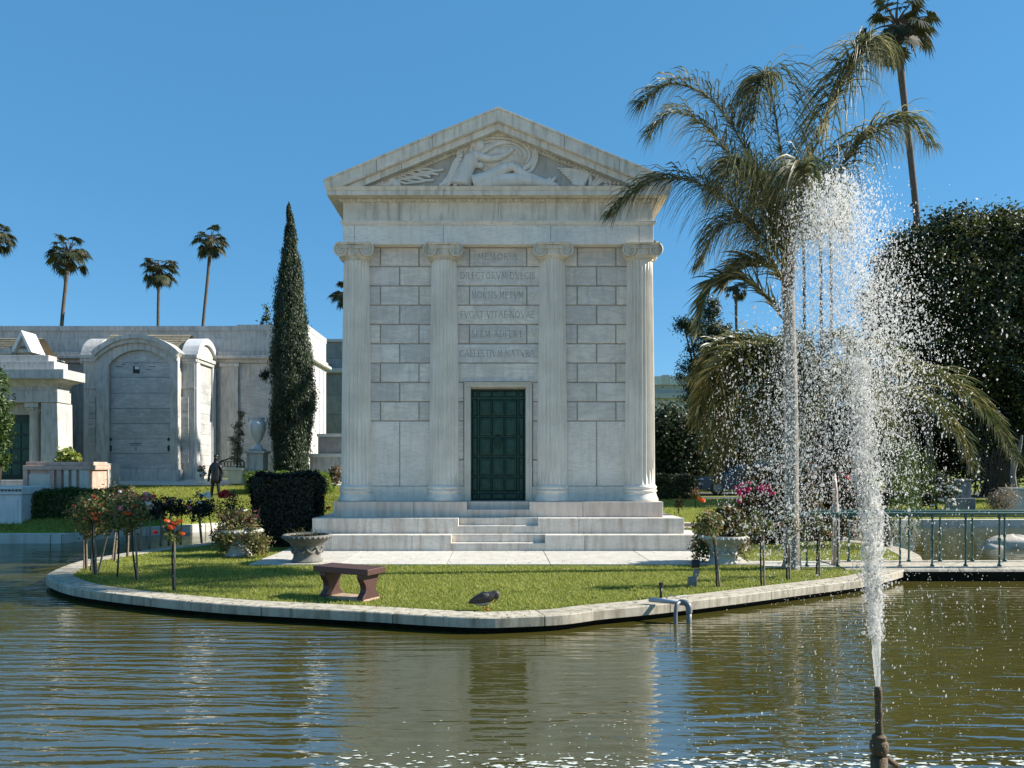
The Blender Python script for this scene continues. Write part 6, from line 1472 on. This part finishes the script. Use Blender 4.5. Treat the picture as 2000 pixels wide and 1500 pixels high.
# ------------------------------------------------------------------ car, far wall, roof, tombs on the right
def car():
    Y = 38.0; gz = ground_z(10, 38) + .02; x0 = XX(1366, Y); b = Vector((x0 + 2.3, Y + .9, gz))
    t = thing("car", "dark blue car parked on the road, half hidden by the flowering shrub", "car", b)
    L_, Wd = 4.6, 1.8
    up = [(0, .50), (.02, .72), (.12, .84), (.6, .93), (1.1, 1.0), (1.45, 1.12), (2.05, 1.47), (2.5, 1.58), (3.4, 1.57), (4.0, 1.44), (4.45, 1.08), (4.58, .95), (4.6, .5)]
    rings = []
    for s_, wz in ((0, .88), (.06, .97), (.2, 1.0), (.5, 1.0), (.8, 1.0), (.94, .97), (1, .88)):
        ring = [(x0 + 2.3 + (x - 2.3) * (.5 + .5 * wz), Y + s_ * Wd, gz + .26 + (z - .26) * wz) for x, z in up] + [(x0 + 4.5, Y + s_ * Wd, gz + .26), (x0 + .12, Y + s_ * Wd, gz + .26)]
        rings.append(ring)
    m = MB(); m.loft(rings); m.build("body", M_CARP, t, auto=35)
    m = MB(); m.prism([(x0 + 1.62, gz + 1.12), (x0 + 2.12, gz + 1.42), (x0 + 2.8, gz + 1.48), (x0 + 2.8, gz + 1.12)], Y - .012, Y + .2); m.build("side_window", M_GLASS, t)
    m = MB(); m.prism([(x0 + 2.88, gz + 1.12), (x0 + 2.88, gz + 1.48), (x0 + 3.5, gz + 1.45), (x0 + 3.9, gz + 1.12)], Y - .012, Y + .2); m.build("side_window", M_GLASS, t)
    m = MB(); m.add([(x0 + 1.42, Y + .2, gz + 1.12), (x0 + 1.42, Y + 1.6, gz + 1.12), (x0 + 2.06, Y + 1.5, gz + 1.495), (x0 + 2.06, Y + .3, gz + 1.495)], [(0, 1, 2, 3)]); m.build("windscreen", M_GLASS, t)
    for x in (.9, 3.7):
        m = MB(); m.lathe([(.0, -.1), (.30, -.1), (.345, -.07), (.345, .07), (.30, .1), (0, .1)], (0, 0, 0), 22); m.xf(Matrix.Translation((x0 + x, Y + .06, gz + .345)) @ Matrix.Rotation(R(90), 4, 'X')); w = m.build("wheel", M_IRON, t, auto=40)
        m = MB(); m.lathe([(.0, -.02), (.2, -.02), (.22, .0), (0, .01)], (0, 0, 0), 16); m.xf(Matrix.Translation((x0 + x, Y - .05, gz + .345)) @ Matrix.Rotation(R(90), 4, 'X')); m.build("rim", M_CHROME, w)
    m = MB(); m.ball((x0 + .12, Y + .12, gz + .76), .13, 9, 6, (1.6, .8, .55)); m.build("headlight", M_CHROME, t, smooth=True)
    m = MB(); m.ball((x0 + 1.7, Y - .1, gz + 1.14), .1, 9, 6, (1, .8, .8)); m.build("wing_mirror", M_CARP, t, smooth=True)
car()
def right_things():
    Y = 46.5; t = thing("stone_wall", "pale stone wall with end piers behind the blue car", "wall", (XX(1490, Y), Y, .6))
    m = MB(); m.box(XX(1424, Y), XX(1580, Y), Y, Y + .5, .3, ZZ(893, Y)); m.build("panel_wall", M_WALLFAR, t)
    m = MB(); m.box(XX(1420, Y), XX(1582, Y), Y - .08, Y + .58, ZZ(893, Y) + .003, ZZ(887, Y)); m.build("coping", M_WALLFAR, t, bevel=.01)
    for px in (1421, 1570): m = MB(); m.box(XX(px, Y), XX(px + 14, Y), Y - .12, Y - .001, .3, ZZ(893.3, Y)); m.build("pier", M_WALLFAR, t)
    Y = 70; t = thing("distant_building", "distant low building with a pale striped roof edge right of the mausoleum", "building", (XX(1300, Y), Y, .6))
    m = MB(); m.box(XX(1230, Y), XX(1360, Y), Y, Y + 8, .3, ZZ(752, Y)); m.build("wall", M_WALLFAR, t)
    for i in range(9):
        m = MB(); a = XX(1232 + i * 15, Y); m.box(a, a + 14.6 * Y / F, Y - .3, Y + 3, ZZ(752, Y) + .003, ZZ(733, Y) - (.12 if i % 2 else 0)); m.build("roof_panel", M_WHITE if i % 2 else M_FRAME, t)
    m = MB(); m.box(XX(1230, Y), XX(1360, Y), Y - .35, Y - .001, ZZ(778, Y), ZZ(768, Y)); m.build("fascia", M_WALLFAR, t)
    # headstones on the far right bank
    for px, py0, py1, w, Y, lb, mt in ((1878, 975, 936, 38, 29.5, "dark grey square headstone beside the white rose bush", M_DARKWALL), (1992, 1000, 953, 42, 29.0, "pale grey marble tomb at the right edge of the far bank", M_GRANV)):
        t = thing("headstone", lb, "headstone", P(px, py0, Y)); k = Y / F
        m = MB(); m.box(XX(px - w / 2, Y), XX(px + w / 2, Y), Y, Y + .5, .1, ZZ(py1 + 4, Y)); m.build("slab", mt, t, bevel=.015)
        m = MB(); m.box(XX(px - w / 2 - 2, Y), XX(px + w / 2 + 2, Y), Y - .06, Y + .56, ZZ(py1 + 4, Y) + .002, ZZ(py1, Y)); m.build("cap", mt, t, bevel=.01)
        m = MB(); m.box(XX(px - w / 2 - 4, Y), XX(px + w / 2 + 4, Y), Y - .15, Y - .001, .1, ZZ(py0 - 2, Y)); m.build("base", mt, t, bevel=.01)
    Y = 30; t = thing("pale_tree", "gnarled pale trunk with hanging roots under the big dark tree at the right edge", "tree", P(1984, 985, Y))
    trunk([P(1984, 1000, Y), P(1982, 960, Y), P(1978, 925, Y), P(1984, 895, Y), P(1992, 872, Y), P(1996, 850, Y)], [.17, .11, .10, .12, .07, .03], M_URN, t, 10)
    m = MB()
    for i in range(34):
        a = rnd.uniform(1890, 1985); m.tube(catmull([P(a, rnd.uniform(870, 900), Y + .6), P(a + rnd.uniform(-10, 10), 925, Y + .5), P(a + rnd.uniform(-16, 16), rnd.uniform(960, 985), Y + .4)], 4), .018, 4)
    m.build("hanging_roots", M_BARK, t)
    # roses and flowers in the right hand lawn
    for px, py, top, lb, bl in ((1325, 1003, 978, "tiny reddish rose bush alone on the right hand lawn", []), (1358, 992, 958, "small rose bush on the right hand lawn with an orange bloom", [(M_ORANGE, 1367, 975), (M_ORANGE, 1372, 978)])):
        Y = 27.5; t = thing("rose_bush", lb, "rose bush", P(px, py, Y), "small rose bushes on the right hand lawn")
        m = MB(); m.tube([P(px, py, Y), P(px, (py + top) / 2, Y)], [.02, .015], 5); m.build("stem", M_BARK, t)
        p, nr = blob_points([pb(px, top + 6, 10, Y, 9)], 16, 16, .06, (.3, 1)); leaves("foliage", p, nr, .09, M_LEAFR, t)
        for mt, a, c in bl: bloom(P(a, c, Y), .11, mt, t, "rose_bloom", 12)
right_things()
# ------------------------------------------------------------------ fountain
FY = 5.0
def fountain():
    b = P(1717, 1515, FY); b.z = WZ
    t = thing("fountain_nozzle", "rusty algae covered fountain pipe with a small valve handle rising from the pond", "fountain", b)
    k = FY / F
    m = MB(); zt, zb = ZZ(1341, FY), ZZ(1440, FY); x0, x1 = XX(1715, FY), XX(1717, FY)
    rings = [(x0 + (x1 - x0) * i / 14, zt + (zb - zt) * i / 14) for i in range(15)]
    m.tube([(x, FY, z) for x, z in rings], [(.020 + .005 * rnd.random()) for _ in rings], 12); m.build("riser_pipe", M_RUST, t, smooth=True)
    m = MB(); m.lathe([(.036, ZZ(1475, FY)), (.052, ZZ(1470, FY)), (.058, ZZ(1462, FY)), (.056, ZZ(1450, FY)), (.042, ZZ(1446, FY)), (.045, ZZ(1438, FY)), (.03, ZZ(1434, FY))], (x1, FY, 0), 14); m.build("coupling", M_RUST, t, auto=50)
    m = MB(); m.lathe([(.05, WZ - .6), (.052, ZZ(1478, FY))], (x1, FY, 0), 14); m.build("stand_pipe", M_RUST, t, smooth=True)
    m = MB(); m.tube([P(1724, 1476, FY), P(1752, 1496, FY)], [.017, .02], 10); m.build("valve_handle", M_RUST, t, smooth=True)
    # the jet: a twisting, fraying column of water
    ctr = [(1341, 1714.5, 4.2), (1310, 1713, 6), (1250, 1711, 8), (1200, 1708, 11), (1150, 1706, 13), (1100, 1703, 16), (1050, 1706, 16), (1000, 1701, 18), (960, 1698, 20), (900, 1688, 20), (850, 1684, 17), (800, 1688, 15), (740, 1682, 13), (680, 1676, 13)]
    ys = np.array([c[0] for c in ctr])[::-1]; xs = np.array([c[1] for c in ctr])[::-1]; rs = np.array([c[2] for c in ctr])[::-1]
    J = MB(); n = 30; rings = []; py = 1341.0
    while py > 690:
        f = (1341 - py) / 650; cx_ = np.interp(py, ys, xs) + 3.5 * f * sin(py * .071) + 2 * f * sin(py * .19); r_ = np.interp(py, ys, rs)
        ring = []
        for i in range(n):
            a = 2 * pi * i / n
            nz = 1 + min(1, .18 + 1.5 * f) * (.26 * sin(3 * a + py * .045) + .22 * sin(5 * a - py * .083 + 1) + .18 * sin(7 * a + py * .16) + .16 * rnd.uniform(-1, 1))
            nz = max(nz, .25)
            ring.append((XX(cx_, FY) + r_ * k * nz * cos(a), FY + r_ * k * nz * .8 * sin(a), ZZ(py + 5 * f * sin(4 * a + py * .05), FY)))
        rings.append(ring); py -= 3.2
    J.loft(rings)
    # high up the skin tears into sheets and threads: coherent holes that widen with height
    keep = []
    for fi, f_ in enumerate(J.f):
        if len(f_) > 4: continue
        c = [sum(J.v[i][q] for i in f_) / 4 for q in range(3)]; pyc = CY + (H - c[2]) * F / FY; a = (fi % n) / n * 2 * pi
        nz = sin(2 * a + pyc * .09) + sin(5 * a - pyc * .17 + 2) + .8 * sin(3 * a + pyc * .31) + .7 * sin(9 * a + pyc * .23) + .5 * rnd.uniform(-1, 1)
        if nz > -2.6 + 4.3 * max(0, (1235 - pyc) / 400) ** .6: keep.append(f_)
    J.f = keep
    tag(J.build("water_jet", M_JET, None, P(1714.5, 1341, FY), True), "white column of water shooting up from the rusty fountain pipe", "water jet")
    # droplets, each a small irregular blob
    def cloud(n, fx):
        out = []
        while len(out) < n:
            q = fx()
            if q: out.append(q)
        return out
    g = rnd.gauss; D = []
    def plume():
        y = rnd.triangular(345, 980, 560) if rnd.random() < .75 else rnd.triangular(338, 520, 400)
        x = np.interp(y, [338, 380, 450, 600, 750, 900, 1000], [1622, 1626, 1640, 1678, 1698, 1700, 1695]) + g(0, 1) * np.interp(y, [338, 360, 420, 600, 800, 1000], [10, 28, 42, 58, 52, 36])
        return (x, y, .17, 1.0)
    def outer():
        y = rnd.triangular(420, 1120, 720); x = g(np.interp(y, [420, 600, 1100], [1650, 1690, 1680]), np.interp(y, [420, 600, 800, 1100], [46, 70, 84, 100]))
        return (x, y, .32, .85) if 1430 < x < 1870 else None
    def leftfall():
        y = rnd.uniform(440, 1100); return (g(np.interp(y, [440, 560, 800, 1100], [1580, 1556, 1548, 1540]), 13 + (y - 440) * .03), y, .12, 1.0)
    def lefthaze():
        y = rnd.triangular(560, 1110, 900); return (rnd.uniform(1420, 1680), y, .35, .95)
    def low():
        y = rnd.triangular(950, 1500, 1130); return (g(1690, 120) if rnd.random() < .6 else rnd.uniform(1480, 1990), y, .4, .8)
    def jetside():
        y = rnd.uniform(700, 1250); a = rnd.uniform(0, 6.28); q = rnd.random() ** .6; return (np.interp(y, ys, xs) + q * 1.25 * np.interp(y, ys, rs) * cos(a), y, .05, 1.15)
    D += cloud(24000, plume) + cloud(10500, outer) + cloud(4600, leftfall) + cloud(6200, lefthaze) + cloud(1900, low) + cloud(6500, jetside)
    # template blob: octahedron split once
    iv = [(1, 0, 0), (-1, 0, 0), (0, 1, 0), (0, -1, 0), (0, 0, 1), (0, 0, -1)]
    ifc = [(0, 2, 4), (2, 1, 4), (1, 3, 4), (3, 0, 4), (2, 0, 5), (1, 2, 5), (3, 1, 5), (0, 3, 5)]
    vv = [Vector(v) for v in iv]; ff = []; mid = {}
    def mp(a, b):
        kk = (min(a, b), max(a, b))
        if kk not in mid: vv.append((vv[a] + vv[b]).normalized()); mid[kk] = len(vv) - 1
        return mid[kk]
    for a, b_, c in ifc:
        ab, bc, ca = mp(a, b_), mp(b_, c), mp(c, a); ff += [(a, ab, ca), (ab, b_, bc), (ca, bc, c), (ab, bc, ca)]
    T_ = np.array([list(v) for v in vv]); TF = np.array(ff); nv = len(T_)
    D = np.array(D); n = len(D)
    Y = FY + rng.normal(0, 1, n) * D[:, 2]; Y = np.clip(Y, FY - .75, FY + .9)
    C = np.stack([(D[:, 0] - CX) * FY / F, Y, H - (D[:, 1] - CY) * FY / F], 1)
    rad = np.clip(np.exp(rng.normal(np.log(.0018), .50, n)) * D[:, 3], .0011, .008)
    big = rng.random(n) < .0012; rad[big] = rng.uniform(.006, .011, big.sum())
    st = rng.uniform(.7, 1.5, (n, 1, 3)); st[:, :, 2] *= np.where(rad[:, None] < .004, rng.uniform(.9, 3.0, (n, 1)), rng.uniform(.8, 1.5, (n, 1)))
    V = C[:, None, :] + T_[None] * rad[:, None, None] * st * rng.uniform(.78, 1.22, (n, nv, 1))
    FF = (np.arange(n)[:, None, None] * nv + TF[None]).reshape(-1, 3)
    me = np_faces("water_spray", V, FF)
    tag(link("water_spray", me, M_DROP, None, P(1650, 1341, FY), True), "spray of white droplets falling around the fountain jet", "water spray", kind='stuff')
    # frothy head of the plume: lumps and torn threads of water
    hd = MB()
    for i in range(46):
        y = 342 + 110 * rnd.random() ** 1.3; x = g(1624 + (y - 340) * .1, 12 + (y - 340) * .16); hd.ball(P(x, y, FY + g(0, .06)), rnd.uniform(.006, .015), 9, 7, (1, 1, rnd.uniform(.8, 1.5)), .75, i)
    for i in range(420):
        y = rnd.uniform(420, 1150); x = np.interp(y, [420, 700, 850, 1150], [1630, 1690, 1692, 1700]) + g(0, 26); L_ = rnd.uniform(8, 30); a = g(0, .6)
        if i % 2: y = rnd.uniform(690, 1240); x = np.interp(y, ys, xs) + g(0, .75) * np.interp(y, ys, rs); a = g(0, .8)
        pts = [P(x + j * L_ / 6 * sin(a) + g(0, 2.0), y + j * L_ / 6 * cos(a), FY + g(0, .02)) for j in range(7)]
        hd.tube(pts, [.0008 + .0034 * abs(sin(j * 1.3 + i)) for j in range(7)], 5)
    for i in range(46):
        y = rnd.uniform(600, 1130); x = rnd.uniform(1440, 1620); hd.ball(P(x, y, FY + g(0, .2)), rnd.uniform(.006, .013), 8, 6, (1.2, 1, .8), .8, i + 500)
    tag(hd.build("water_froth", M_DROP, None, P(1650, 1340, FY), True), "frothy torn lumps and threads of water at the head of the jet", "water spray", kind='stuff')
    # foam flecks floating where the spray falls
    fo = MB()
    def fleck(px, py, r_):
        c = GP(px, py, WZ + .004); nn = 9; ph = rnd.random() * 6
        vs = [(c.x + r_ * (1 + .45 * sin(q * 2.1 + ph)) * cos(2 * pi * q / nn) * 2.0, c.y + r_ * (1 + .35 * cos(q * 1.7 + ph)) * sin(2 * pi * q / nn), WZ + .004) for q in range(nn)]
        fo.add([(c.x, c.y, WZ + .0065)] + vs, [(0, 1 + q, 1 + (q + 1) % nn) for q in range(nn)])
    for i in range(1300):
        px = rnd.uniform(560, 2000); py = 1466 + 60 * rnd.random() ** .8 - 4 * sin(px * .01)
        dens = np.interp(px, [560, 800, 1200, 1600, 2000], [.12, .4, .8, 1, .5])
        if rnd.random() < dens: fleck(px, py, (rnd.uniform(.002, .017) if rnd.random() < .5 else rnd.uniform(.002, .007)) * (1.3 if py > 1480 else .8))
    for i in range(150):
        px = g(1330, 260); py = rnd.uniform(1385, 1465); fleck(px, py, rnd.uniform(.002, .006))
    tag(fo.build("foam", M_FOAM, None, GP(1500, 1490, WZ)), "white foam flecks drifting on the water below the fountain", "foam", kind='stuff')
fountain()
